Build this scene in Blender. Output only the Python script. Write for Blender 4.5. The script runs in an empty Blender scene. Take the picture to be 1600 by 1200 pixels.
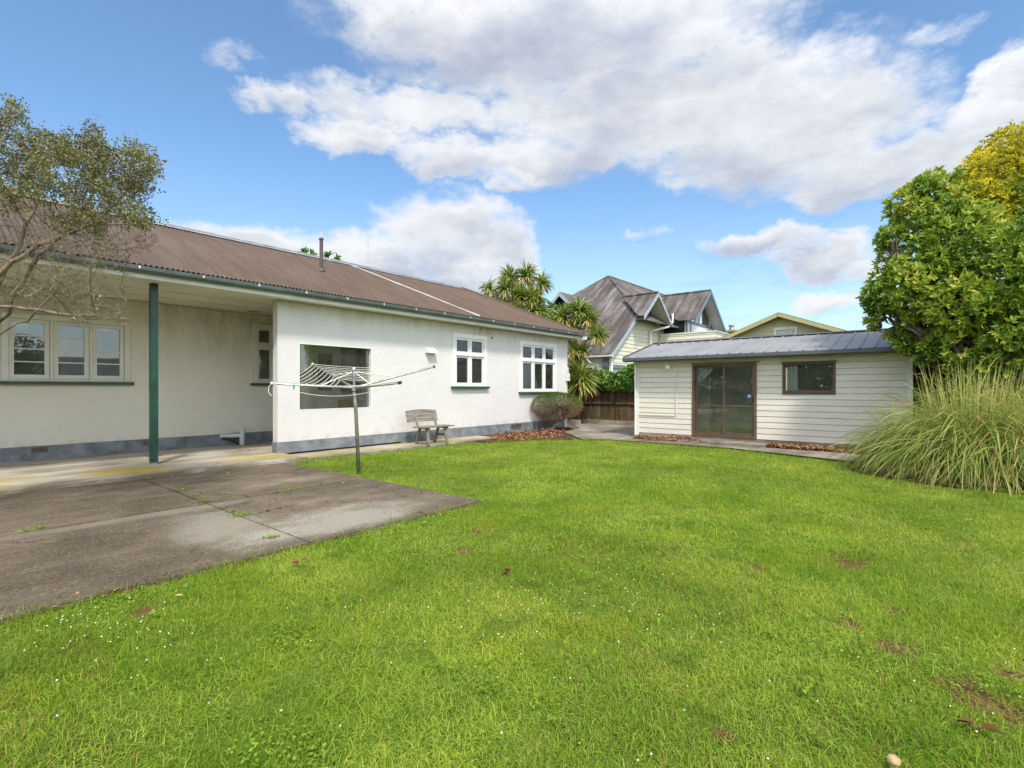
import bpy, bmesh, math, random
import numpy as np
from mathutils import Vector, Matrix

random.seed(7)
RNG = np.random.default_rng(7)
COL = bpy.context.scene.collection
PI = math.pi
H = 1.35                                   # eye height
TH = math.atan(662 / 795.0)
CT, ST = math.cos(TH), math.sin(TH)


def ray(px):
    t = (px - 800) / 795.0
    return CT + t * ST, ST - t * CT


def at(px, py, d):                          # a point seen in the photo at distance d
    a, b = ray(px)
    return Vector((a * d, b * d, H + d * (607 - py) / 795.0))


def on_y(px, py, Y):
    a, b = ray(px)
    return at(px, py, Y / b)


def on_x(px, py, X):
    a, b = ray(px)
    return at(px, py, X / a)


def on_z(px, py, z=0.0):
    return at(px, py, (H - z) * 795.0 / (py - 607))


# ------------------------------------------------------------------ materials
class NT:
    def __init__(s, name):
        s.m = bpy.data.materials.new(name)
        s.m.use_nodes = True
        s.t = s.m.node_tree
        s.t.nodes.clear()
        s.out = s.n('ShaderNodeOutputMaterial')

    def n(s, kind, ins=None, **kw):
        nd = s.t.nodes.new(kind)
        for k, v in kw.items():
            setattr(nd, k, v)
        for k, v in (ins or {}).items():
            s.put(nd.inputs[k], v)
        return nd

    def put(s, sock, v):
        if isinstance(v, bpy.types.NodeSocket):
            s.t.links.new(v, sock)
        elif isinstance(v, bpy.types.Node):
            s.t.links.new(v.outputs[0], sock)
        else:
            if hasattr(sock, 'default_value') and isinstance(v, (tuple, list)) and len(v) == 3 and sock.type == 'RGBA':
                v = (*v, 1)
            sock.default_value = v

    def math(s, op, a, b=0.0, clamp=False, c=None):
        d = {0: a, 1: b}
        if c is not None:
            d[2] = c
        return s.n('ShaderNodeMath', d, operation=op, use_clamp=clamp).outputs[0]

    def mix(s, f, a, b, blend='MIX'):
        nd = s.n('ShaderNodeMix', data_type='RGBA', blend_type=blend)
        s.put(nd.inputs[0], f)
        s.put(nd.inputs[6], a)
        s.put(nd.inputs[7], b)
        return nd.outputs[2]

    def coord(s, kind='Object', scale=(1, 1, 1)):
        tc = s.n('ShaderNodeTexCoord')
        mp = s.n('ShaderNodeMapping', {0: tc.outputs[kind], 'Scale': scale})
        return mp.outputs[0]

    def noise(s, vec, scale, detail=4, rough=0.55, out=0):
        return s.n('ShaderNodeTexNoise', {'Vector': vec, 'Scale': scale, 'Detail': detail, 'Roughness': rough}).outputs[out]

    def ramp(s, f, stops, interp='LINEAR'):
        r = s.n('ShaderNodeValToRGB', {0: f})
        cr = r.color_ramp
        cr.interpolation = interp
        while len(cr.elements) < len(stops):
            cr.elements.new(0.5)
        for e, (p, c) in zip(cr.elements, stops):
            e.position = p
            e.color = (c, c, c, 1) if not isinstance(c, (tuple, list)) else (*c, 1)
        return r.outputs[0]

    def step(s, f, a, b):
        return s.n('ShaderNodeMapRange', {0: f, 1: a, 2: b, 3: 0.0, 4: 1.0}, interpolation_type='SMOOTHSTEP').outputs[0]

    def bump(s, h, strength=0.3, dist=0.01):
        return s.n('ShaderNodeBump', {'Height': h, 'Strength': strength, 'Distance': dist}).outputs[0]

    def pbr(s, col, rough=0.7, normal=None, metal=0.0, spec=0.5, extra=None):
        ins = {'Base Color': col, 'Roughness': rough, 'Metallic': metal, 'Specular IOR Level': spec}
        if normal is not None:
            ins['Normal'] = normal
        p = s.n('ShaderNodeBsdfPrincipled', ins)
        s.put(s.out.inputs[0], p)
        return p


def plain(name, c, rough=0.6, var=0.12, scale=6.0, bump=0.0, bscale=60.0, metal=0.0, spec=0.5, stretch=(1, 1, 1)):
    s = NT(name)
    v = s.coord('Object', stretch)
    n1 = s.noise(v, scale, 6)
    lo = tuple(x * (1 - var * 1.6) for x in c)
    hi = tuple(min(1, x * (1 + var)) for x in c)
    col = s.ramp(n1, [(0.3, lo), (0.7, hi)])
    nm = s.bump(s.noise(v, bscale, 4), bump, 0.01) if bump else None
    s.pbr(col, rough, nm, metal, spec)
    return s.m


M = {}
WORN = ((1395, 1000), (1330, 965), (1530, 1075), (1500, 1050), (1560, 1095), (1180, 880), (1320, 872), (1395, 945), (745, 825), (725, 852), (225, 945), (1130, 1130), (1580, 1040))
WORN_R = [0.07, 0.05, 0.08, 0.06, 0.07, 0.06, 0.11, 0.04, 0.07, 0.06, 0.06, 0.03, 0.05]


def make_materials():
    # painted roughcast walls: white, green-grey weathering streaks high on the wall
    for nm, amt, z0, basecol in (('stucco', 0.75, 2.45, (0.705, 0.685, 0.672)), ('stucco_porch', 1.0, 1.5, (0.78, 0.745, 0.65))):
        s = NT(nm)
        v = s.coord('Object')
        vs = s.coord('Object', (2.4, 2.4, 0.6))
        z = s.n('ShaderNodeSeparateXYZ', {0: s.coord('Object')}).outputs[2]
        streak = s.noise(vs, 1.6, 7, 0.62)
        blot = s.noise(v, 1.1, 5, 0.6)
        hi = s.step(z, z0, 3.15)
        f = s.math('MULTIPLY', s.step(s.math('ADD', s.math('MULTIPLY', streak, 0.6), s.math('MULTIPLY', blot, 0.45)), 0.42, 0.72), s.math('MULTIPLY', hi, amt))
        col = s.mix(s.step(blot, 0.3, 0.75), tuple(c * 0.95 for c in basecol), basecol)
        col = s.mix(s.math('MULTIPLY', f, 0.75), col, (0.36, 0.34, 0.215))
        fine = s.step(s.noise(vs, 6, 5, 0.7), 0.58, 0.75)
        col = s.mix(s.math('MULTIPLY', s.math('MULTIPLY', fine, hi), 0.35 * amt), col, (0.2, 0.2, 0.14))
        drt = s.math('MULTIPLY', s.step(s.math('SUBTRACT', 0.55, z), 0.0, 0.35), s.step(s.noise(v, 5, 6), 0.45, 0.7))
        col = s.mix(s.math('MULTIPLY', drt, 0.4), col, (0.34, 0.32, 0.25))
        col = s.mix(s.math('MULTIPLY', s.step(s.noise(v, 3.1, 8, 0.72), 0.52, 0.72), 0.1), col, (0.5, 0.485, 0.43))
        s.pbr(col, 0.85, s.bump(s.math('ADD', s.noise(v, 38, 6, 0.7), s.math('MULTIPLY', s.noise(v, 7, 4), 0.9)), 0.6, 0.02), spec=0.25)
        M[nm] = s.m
    M['plinth'] = plain('plinth_paint', (0.2, 0.218, 0.24), 0.75, 0.28, 4.5, 0.5, 40)
    M['trim'] = plain('cream_trim', (0.7, 0.69, 0.63), 0.45, 0.06, 3, 0.1, 30)
    M['white'] = plain('white_paint', (0.78, 0.78, 0.76), 0.4, 0.05, 3, 0.08, 30)
    M['soffit'] = plain('soffit_board', (0.76, 0.72, 0.61), 0.7, 0.07, 1.2)
    M['green'] = plain('green_paint', (0.012, 0.06, 0.04), 0.35, 0.25, 4, 0.15, 30)
    M['green_sill'] = plain('green_sill_paint', (0.03, 0.085, 0.04), 0.45, 0.25, 4)
    M['gutter'] = plain('gutter_green', (0.095, 0.125, 0.115), 0.4, 0.2, 3)
    M['steel'] = plain('galvanised_steel', (0.42, 0.43, 0.43), 0.42, 0.25, 8, 0.1, 60, metal=0.7)
    M['pale_line'] = plain('plastic_line', (0.75, 0.72, 0.6), 0.6, 0.1)
    M['black'] = plain('black_plastic', (0.02, 0.02, 0.022), 0.4)
    M['flue'] = plain('flue_paint', (0.07, 0.06, 0.055), 0.6)
    M['flash'] = plain('ridge_metal', (0.27, 0.28, 0.3), 0.5, 0.2, 5)
    M['lead'] = plain('pale_flashing', (0.5, 0.46, 0.43), 0.6, 0.25, 3)
    M['pvc'] = plain('white_pvc', (0.72, 0.72, 0.7), 0.35)
    M['brown_al'] = plain('bronze_aluminium', (0.15, 0.095, 0.065), 0.4, 0.12, 5, metal=0.3)
    M['brown_dk'] = plain('dark_bronze', (0.085, 0.05, 0.035), 0.45)
    M['interior'] = plain('interior_lining', (0.7, 0.68, 0.58), 0.8)
    M['interior_dk'] = plain('interior_brown', (0.2, 0.17, 0.13), 0.8)  # brown of the inner benches and vent grilles
    M['carpet'] = plain('green_carpet', (0.16, 0.15, 0.08), 0.95, 0.1, 30)
    M['floor_in'] = plain('floor_boards', (0.2, 0.12, 0.07), 0.5)
    M['orange'] = plain('varnished_box', (0.35, 0.17, 0.04), 0.5)
    M['teal'] = plain('teal_paint', (0.02, 0.07, 0.07), 0.5)
    M['dark_glass'] = plain('dark_pane', (0.03, 0.033, 0.03), 0.12)
    M['bulb'] = plain('opal_glass', (0.85, 0.84, 0.78), 0.2, 0.02)
    M['sticker'] = plain('blue_sticker', (0.25, 0.4, 0.8), 0.4)
    M['brick'] = plain('chimney_render', (0.36, 0.3, 0.17), 0.9, 0.2, 6)
    M['bluetrim'] = plain('slate_blue_paint', (0.15, 0.19, 0.23), 0.5)
    M['bluetrim_lt'] = plain('pale_blue_barge', (0.33, 0.4, 0.44), 0.5)
    # glass
    s = NT('window_glass')
    fr = s.n('ShaderNodeFresnel', {'IOR': 1.52}).outputs[0]
    nb = s.bump(s.noise(s.coord('Object'), 1.5, 2), 0.02, 0.05)
    tr = s.n('ShaderNodeBsdfTransparent', {0: (0.95, 0.97, 0.95)})
    gl = s.n('ShaderNodeBsdfGlossy', {0: (0.9, 0.95, 1.0), 'Roughness': 0.01, 'Normal': nb})
    dust_veil = s.n('ShaderNodeBsdfDiffuse', {0: (0.62, 0.6, 0.54)})  # dusty haze, mixed in as a pale veil to lighten black panes
    dn = s.math('MULTIPLY', s.step(s.noise(s.coord('Object'), 2.2, 6, 0.65), 0.3, 0.75), 0.06)
    td = s.n('ShaderNodeMixShader', {0: s.math('ADD', s.math('MULTIPLY', dn, 0.7), 0.025), 1: tr.outputs[0], 2: dust_veil.outputs[0]})
    mx = s.n('ShaderNodeMixShader', {0: s.math('ADD', s.math('MULTIPLY', fr, 1.45, True), 0.02), 1: td.outputs[0], 2: gl.outputs[0]})
    s.put(s.out.inputs[0], mx)
    M['glass'] = s.m
    # curtain
    s = NT('curtain_cloth')
    df = s.n('ShaderNodeBsdfDiffuse', {0: (0.8, 0.85, 0.88)})
    tl = s.n('ShaderNodeBsdfTranslucent', {0: (0.6, 0.68, 0.75)})
    s.put(s.out.inputs[0], s.n('ShaderNodeMixShader', {0: 0.35, 1: df.outputs[0], 2: tl.outputs[0]}))
    M['curtain'] = s.m
    # brown corrugated roof
    s = NT('brown_corrugated_iron')
    v = s.coord('Object')
    st = s.noise(s.coord('Object', (6, 0.7, 0.7)), 1.2, 6, 0.6)
    bl = s.noise(v, 0.8, 4)
    col = s.ramp(s.math('ADD', s.math('MULTIPLY', st, 0.6), s.math('MULTIPLY', bl, 0.4)), [(0.3, (0.085, 0.055, 0.038)), (0.5, (0.108, 0.073, 0.052)), (0.72, (0.145, 0.105, 0.08))])
    sp = s.step(s.noise(s.coord('Object', (2.2, 9, 1)), 1.1, 2), 0.73, 0.78)
    sp2 = s.step(s.noise(s.coord('Object', (26, 9, 1)), 1.0, 2), 0.66, 0.72)
    col = s.mix(s.math('MULTIPLY', s.math('MULTIPLY', sp, sp2), 0.8), col, (0.5, 0.46, 0.42))
    lap = s.math('LESS_THAN', s.math('FRACT', s.math('MULTIPLY', s.n('ShaderNodeSeparateXYZ', {0: v}).outputs[0], 1 / 1.37)), 0.018)
    col = s.mix(s.math('MULTIPLY', lap, 0.5), col, (0.05, 0.035, 0.03))
    s.pbr(col, 0.55, s.bump(s.noise(v, 40, 4), 0.15, 0.005), spec=0.35)
    M['roof'] = s.m
    # shed roof
    M['shedroof'] = plain('grey_long_run_steel', (0.29, 0.288, 0.285), 0.5, 0.1, 1.5, metal=0.2)
    M['shedtrim'] = plain('slate_gutter', (0.085, 0.093, 0.1), 0.4, 0.1, 3)
    # weathered neighbour roof
    for nm, sc in (('old_roof_y', (0.45, 3.4, 0.45)), ('old_roof_x', (3.4, 0.45, 0.45))):
        s = NT(nm)
        st = s.noise(s.coord('Object', sc), 1.1, 7, 0.6)
        bl = s.noise(s.coord('Object', (1, 1, 1)), 0.7, 5, 0.6)
        mixv = s.math('ADD', s.math('MULTIPLY', st, 0.62), s.math('MULTIPLY', bl, 0.42))
        col = s.ramp(mixv, [(0.38, (0.06, 0.047, 0.04)), (0.51, (0.10, 0.082, 0.074)), (0.60, (0.165, 0.15, 0.142)), (0.74, (0.31, 0.305, 0.305))])
        s.pbr(col, 0.6, spec=0.3)
        M[nm] = s.m
    M['darkroof'] = plain('charcoal_roof', (0.07, 0.075, 0.085), 0.6, 0.15, 2)
    # weatherboards
    for nm, c in (('board_shed', (0.68, 0.645, 0.565)), ('board_cream', (0.66, 0.635, 0.53)), ('board_olive', (0.5, 0.46, 0.29)), ('ochre', (0.42, 0.36, 0.17))):
        s = NT(nm)
        v = s.coord('Object')
        st = s.noise(s.coord('Object', (1, 1, 7)), 0.9, 6, 0.6)
        col = s.mix(s.step(st, 0.3, 0.75), tuple(x * 0.88 for x in c), c)
        dr = s.step(s.noise(v, 2.0, 6, 0.65), 0.56, 0.8)
        col = s.mix(s.math('MULTIPLY', dr, 0.25), col, tuple(x * 0.6 for x in c))
        s.pbr(col, 0.5, s.bump(s.noise(s.coord('Object', (2, 2, 30)), 4, 3), 0.08, 0.004), spec=0.4)
        M[nm] = s.m
    # old timber fence
    s = NT('rotting_fence_timber')
    v = s.coord('Object')
    g = s.noise(s.coord('Object', (9, 9, 0.8)), 1.4, 7, 0.65)
    b = s.noise(v, 0.9, 4)
    y = s.n('ShaderNodeSeparateXYZ', {0: v}).outputs[1]
    pal = s.noise(s.n('ShaderNodeCombineXYZ', {0: s.math('FLOOR', s.math('MULTIPLY', y, 6.6))}), 3.7, 1)
    col = s.ramp(g, [(0.35, (0.035, 0.022, 0.014)), (0.55, (0.11, 0.07, 0.04)), (0.72, (0.2, 0.15, 0.1))])
    col = s.mix(s.step(pal, 0.52, 0.75), col, (0.2, 0.17, 0.12))
    col = s.mix(s.math('MULTIPLY', s.step(b, 0.48, 0.66), 0.7), col, (0.07, 0.095, 0.02))
    s.pbr(col, 0.9, s.bump(g, 0.6, 0.02), spec=0.1)
    M['fence'] = s.m
    s = NT('grey_timber')
    g = s.noise(s.coord('Object', (1.2, 14, 14)), 2.2, 7, 0.65)
    col = s.ramp(g, [(0.32, (0.10, 0.085, 0.065)), (0.5, (0.21, 0.185, 0.15)), (0.72, (0.34, 0.31, 0.26))])
    s.pbr(col, 0.85, s.bump(g, 0.5, 0.01), spec=0.15)
    M['bench'] = s.m
    M['bench_leg'] = plain('grey_timber_leg', (0.24, 0.21, 0.17), 0.85, 0.3, 12, 0.3, 40)
    for nm, c in (('bark', (0.13, 0.10, 0.075)), ('bark_grey', (0.23, 0.185, 0.13)), ('bark_pale', (0.3, 0.26, 0.2))):
        M[nm] = plain(nm, c, 0.9, 0.35, 9, 0.6, 25, spec=0.15, stretch=(1, 1, 0.4))
    # patio concrete: old dark slab with paler scrubbed areas, aggregate specks
    s = NT('patio_concrete')
    v = s.coord('Object')
    big = s.noise(v, 0.42, 6, 0.6)
    med = s.noise(s.coord('Object', (0.9, 1.5, 1)), 1.7, 9, 0.72)
    col = s.ramp(s.math('ADD', s.math('MULTIPLY', big, 0.55), s.math('MULTIPLY', med, 0.45)), [(0.40, (0.055, 0.038, 0.024)), (0.48, (0.10, 0.074, 0.048)), (0.56, (0.16, 0.125, 0.084)), (0.68, (0.31, 0.26, 0.185))])
    fine = s.noise(v, 34, 7, 0.8)
    col = s.mix(s.step(fine, 0.45, 0.7), col, s.mix(0.5, col, (0.36, 0.31, 0.24)))
    col = s.mix(s.math('MULTIPLY', s.step(s.math('SUBTRACT', 0.52, fine), 0.0, 0.14), 0.5), col, (0.055, 0.042, 0.026))
    wv_ = s.n('ShaderNodeVectorMath', {0: s.noise(v, 1.4, 6, 0.7, 1), 1: (0.9, 0.9, 0), 2: v}, operation='MULTIPLY_ADD').outputs[0]
    crk = s.n('ShaderNodeTexVoronoi', {'Vector': wv_, 'Scale': 0.42}, feature='DISTANCE_TO_EDGE').outputs[0]
    crf = s.math('MULTIPLY', s.step(s.math('SUBTRACT', 0.006, crk), 0.0, 0.004), s.step(s.noise(v, 0.9, 2), 0.46, 0.56))
    col = s.mix(s.math('MULTIPLY', crf, 0.8), col, (0.03, 0.025, 0.015))
    sx = s.n('ShaderNodeSeparateXYZ', {0: v})
    # scrubbed patches near the front corner of the slab
    for (cx, cy, rx, ry, k) in ((2.9, 4.75, 1.1, 0.55, 0.75), (2.0, 5.3, 0.5, 1.0, 0.55), (1.9, 6.42, 0.9, 0.16, 0.35), (0.7, 6.42, 0.8, 0.1, 0.2)):
        dx = s.math('DIVIDE', s.math('SUBTRACT', sx.outputs[0], cx), rx)
        dy = s.math('DIVIDE', s.math('SUBTRACT', sx.outputs[1], cy), ry)
        r2 = s.math('ADD', s.math('MULTIPLY', dx, dx), s.math('MULTIPLY', dy, dy))
        f = s.math('SUBTRACT', 1.1, s.math('ADD', r2, s.math('MULTIPLY', s.math('ADD', s.math('SUBTRACT', med, 0.5), s.math('MULTIPLY', s.math('SUBTRACT', fine, 0.5), 0.9)), 4.0)), True)
        col = s.mix(s.math('MULTIPLY', f, k), col, (0.36, 0.33, 0.27))
    spk = s.n('ShaderNodeTexVoronoi', {'Vector': v, 'Scale': 42}).outputs[0]
    rn = s.noise(v, 21, 2)
    f = s.math('MULTIPLY', s.step(s.math('SUBTRACT', 0.28, spk), 0.0, 0.12), s.step(rn, 0.5, 0.62))
    col = s.mix(s.math('MULTIPLY', f, 0.7), col, (0.42, 0.38, 0.3))
    spk2 = s.step(s.noise(v, 90, 3, 0.7), 0.55, 0.8)
    col = s.mix(s.math('MULTIPLY', s.step(s.noise(v, 34, 4, 0.75), 0.5, 0.72), 0.6), col, (0.035, 0.028, 0.02))
    s.pbr(col, 0.9, s.bump(s.noise(v, 70, 5, 0.7), 0.5, 0.008), spec=0.2)
    M['patio'] = s.m
    # porch slab: pale concrete with yellow lichen band
    s = NT('porch_concrete')
    v = s.coord('Object')
    med = s.noise(s.coord('Object', (0.6, 1.6, 1)), 1.0, 7, 0.65)
    col = s.ramp(med, [(0.3, (0.17, 0.14, 0.10)), (0.5, (0.36, 0.325, 0.265)), (0.68, (0.53, 0.49, 0.42))])
    yy = s.n('ShaderNodeSeparateXYZ', {0: v}).outputs[1]
    band = s.math('MULTIPLY', s.step(yy, 9.3, 9.6), s.step(s.math('SUBTRACT', 10.6, yy), 0.0, 0.4))
    lich = s.step(s.noise(s.coord('Object', (0.7, 1.0, 1)), 1.5, 8, 0.7), 0.43, 0.6)
    col = s.mix(s.math('MULTIPLY', s.math('MULTIPLY', band, lich), 0.9), col, (0.36, 0.28, 0.05))
    edge = s.math('MULTIPLY', s.step(s.math('SUBTRACT', 9.75, yy), 0.0, 0.5), s.step(s.noise(s.coord('Object', (0.6, 1.5, 1)), 2.0, 7, 0.7), 0.33, 0.6))
    col = s.mix(s.math('MULTIPLY', edge, 0.8), col, (0.135, 0.105, 0.06))
    s.pbr(col, 0.9, s.bump(s.noise(v, 60, 5, 0.7), 0.3, 0.006), spec=0.2)
    M['slab'] = s.m
    s = NT('path_concrete')
    v = s.coord('Object')
    med = s.noise(v, 1.0, 7, 0.65)
    col = s.ramp(med, [(0.3, (0.09, 0.07, 0.05)), (0.5, (0.23, 0.2, 0.16)), (0.68, (0.36, 0.33, 0.27))])
    s.pbr(col, 0.9, s.bump(s.noise(v, 60, 5, 0.7), 0.3, 0.006), spec=0.2)
    M['path'] = s.m
    # earth
    s = NT('earth')
    v = s.coord('Object')
    n = s.noise(v, 3, 8, 0.65)
    col = s.ramp(n, [(0.3, (0.07, 0.10, 0.015)), (0.5, (0.11, 0.17, 0.022)), (0.7, (0.17, 0.22, 0.04))])
    # worn spots where the turf has died back to soil
    sx = s.n('ShaderNodeSeparateXYZ', {0: v})
    wn = s.noise(v, 9, 6, 0.7)
    for (px, py), rr in zip(WORN, WORN_R):
        c = on_z(px, py)
        dx = s.math('DIVIDE', s.math('SUBTRACT', sx.outputs[0], c.x), rr * 1.5)
        dy = s.math('DIVIDE', s.math('SUBTRACT', sx.outputs[1], c.y), rr * 1.5)
        r2 = s.math('ADD', s.math('MULTIPLY', dx, dx), s.math('MULTIPLY', dy, dy))
        f = s.math('SUBTRACT', 1.3, s.math('ADD', r2, s.math('MULTIPLY', s.math('SUBTRACT', wn, 0.5), 2.0)), True)
        col = s.mix(f, col, (0.15, 0.085, 0.045))
    s.pbr(col, 0.95, s.bump(s.noise(v, 30, 6, 0.7), 0.8, 0.03), spec=0.05)
    M['earth'] = s.m
    M['soil'] = plain('dark_soil', (0.09, 0.055, 0.035), 0.95, 0.35, 8, 0.8, 25, spec=0.05)
    s = NT('mulch_chips')
    a = s.n('ShaderNodeAttribute', attribute_name='rnd').outputs['Fac']
    col = s.ramp(a, [(0.0, (0.09, 0.035, 0.02)), (0.4, (0.24, 0.10, 0.05)), (0.75, (0.4, 0.2, 0.1)), (1.0, (0.5, 0.33, 0.2))])
    s.pbr(col, 0.9, spec=0.1)
    M['mulch'] = s.m
    # grass
    s = NT('lawn_grass')
    a = s.n('ShaderNodeAttribute', attribute_name='rnd').outputs['Fac']
    d = s.n('ShaderNodeAttribute', attribute_name='dry').outputs['Fac']
    v = s.coord('Object')
    p1 = s.noise(v, 0.9, 5, 0.6)
    p2 = s.noise(v, 3.3, 4, 0.6)
    g = s.ramp(a, [(0.0, (0.15, 0.28, 0.014)), (0.4, (0.30, 0.435, 0.048)), (0.75, (0.46, 0.565, 0.08)), (1.0, (0.62, 0.64, 0.13))])
    g = s.mix(s.math('MULTIPLY', s.step(p1, 0.48, 0.68), 0.35), g, (0.50, 0.54, 0.04))
    g = s.mix(s.math('MULTIPLY', s.step(p2, 0.52, 0.72), 0.55), g, (0.10, 0.23, 0.02))
    g = s.mix(d, g, s.ramp(a, [(0.0, (0.3, 0.16, 0.06)), (1.0, (0.55, 0.42, 0.2))]))
    df = s.n('ShaderNodeBsdfPrincipled', {'Base Color': g, 'Roughness': 0.6, 'Specular IOR Level': 0.12})
    tl = s.n('ShaderNodeBsdfTranslucent', {0: g})
    s.put(s.out.inputs[0], s.n('ShaderNodeMixShader', {0: 0.5, 1: df.outputs[0], 2: tl.outputs[0]}))
    M['grass'] = s.m


def leaf_mat(name, stops, rough=0.4, trans=0.3, spec=0.5):
    s = NT(name)
    a = s.n('ShaderNodeAttribute', attribute_name='rnd').outputs['Fac']
    g = s.ramp(a, stops)
    df = s.n('ShaderNodeBsdfPrincipled', {'Base Color': g, 'Roughness': rough, 'Specular IOR Level': spec})
    tl = s.n('ShaderNodeBsdfTranslucent', {0: g})
    s.put(s.out.inputs[0], s.n('ShaderNodeMixShader', {0: trans, 1: df.outputs[0], 2: tl.outputs[0]}))
    M[name] = s.m


make_materials()
leaf_mat('leaf_glossy', [(0, (0.08, 0.155, 0.016)), (0.4, (0.2, 0.32, 0.03)), (0.75, (0.38, 0.47, 0.05)), (1, (0.56, 0.56, 0.1))], 0.4, 0.42)
leaf_mat('leaf_gold', [(0, (0.10, 0.17, 0.015)), (0.35, (0.3, 0.33, 0.02)), (0.65, (0.62, 0.55, 0.025)), (1, (0.8, 0.66, 0.05))], 0.5, 0.4, 0.3)
leaf_mat('leaf_bronze', [(0, (0.085, 0.075, 0.028)), (0.4, (0.17, 0.16, 0.055)), (0.75, (0.24, 0.26, 0.08)), (1, (0.36, 0.25, 0.14))], 0.5, 0.25, 0.3)
leaf_mat('leaf_shrub', [(0, (0.07, 0.12, 0.012)), (0.4, (0.14, 0.19, 0.03)), (0.55, (0.22, 0.15, 0.07)), (1, (0.34, 0.15, 0.09))], 0.6, 0.2, 0.2)
leaf_mat('leaf_ivy', [(0, (0.025, 0.08, 0.012)), (0.6, (0.08, 0.19, 0.02)), (1, (0.25, 0.36, 0.06))], 0.35, 0.2)
leaf_mat('leaf_strap', [(0, (0.08, 0.15, 0.025)), (0.4, (0.2, 0.28, 0.045)), (0.7, (0.42, 0.42, 0.09)), (0.86, (0.58, 0.42, 0.13)), (1, (0.42, 0.25, 0.1))], 0.45, 0.25)
leaf_mat('leaf_toetoe', [(0, (0.12, 0.2, 0.03)), (0.45, (0.28, 0.37, 0.07)), (0.75, (0.46, 0.48, 0.13)), (0.88, (0.6, 0.47, 0.2)), (1, (0.42, 0.24, 0.1))], 0.5, 0.3, 0.35)
leaf_mat('leaf_weed', [(0, (0.11, 0.22, 0.015)), (1, (0.27, 0.42, 0.04))], 0.6, 0.35, 0.15)
leaf_mat('petal', [(0, (0.8, 0.75, 0.62)), (0.85, (0.85, 0.82, 0.7)), (0.87, (0.8, 0.6, 0.03)), (1, (0.85, 0.65, 0.03))], 0.7, 0.2, 0.1)


# ------------------------------------------------------------------ objects
ROOT = {}


def tag(o, label=None, cat=None, group=None, kind=None):
    if label: o['label'] = label
    if cat: o['category'] = cat
    if group: o['group'] = group
    if kind: o['kind'] = kind
    return o


def thing(name, loc, label, cat, group=None):
    o = bpy.data.objects.new(name, None)
    o.empty_display_size = 0.2
    o.location = loc
    COL.objects.link(o)
    ROOT[o.name] = Vector(loc)
    return tag(o, label, cat, group)


def root_of(o):
    while o.parent:
        o = o.parent
    return o


def link_mesh(name, me, mat, parent=None, loc=None, smooth=False):
    o = bpy.data.objects.new(name, me)
    COL.objects.link(o)
    if mat is not None:
        me.materials.append(M[mat] if isinstance(mat, str) else mat)
    if parent is not None:
        o.parent = parent
    if loc is not None and parent is None:
        o.location = loc
        ROOT[o.name] = Vector(loc)
    if smooth:
        me.polygons.foreach_set('use_smooth', [True] * len(me.polygons))
    return o


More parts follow.
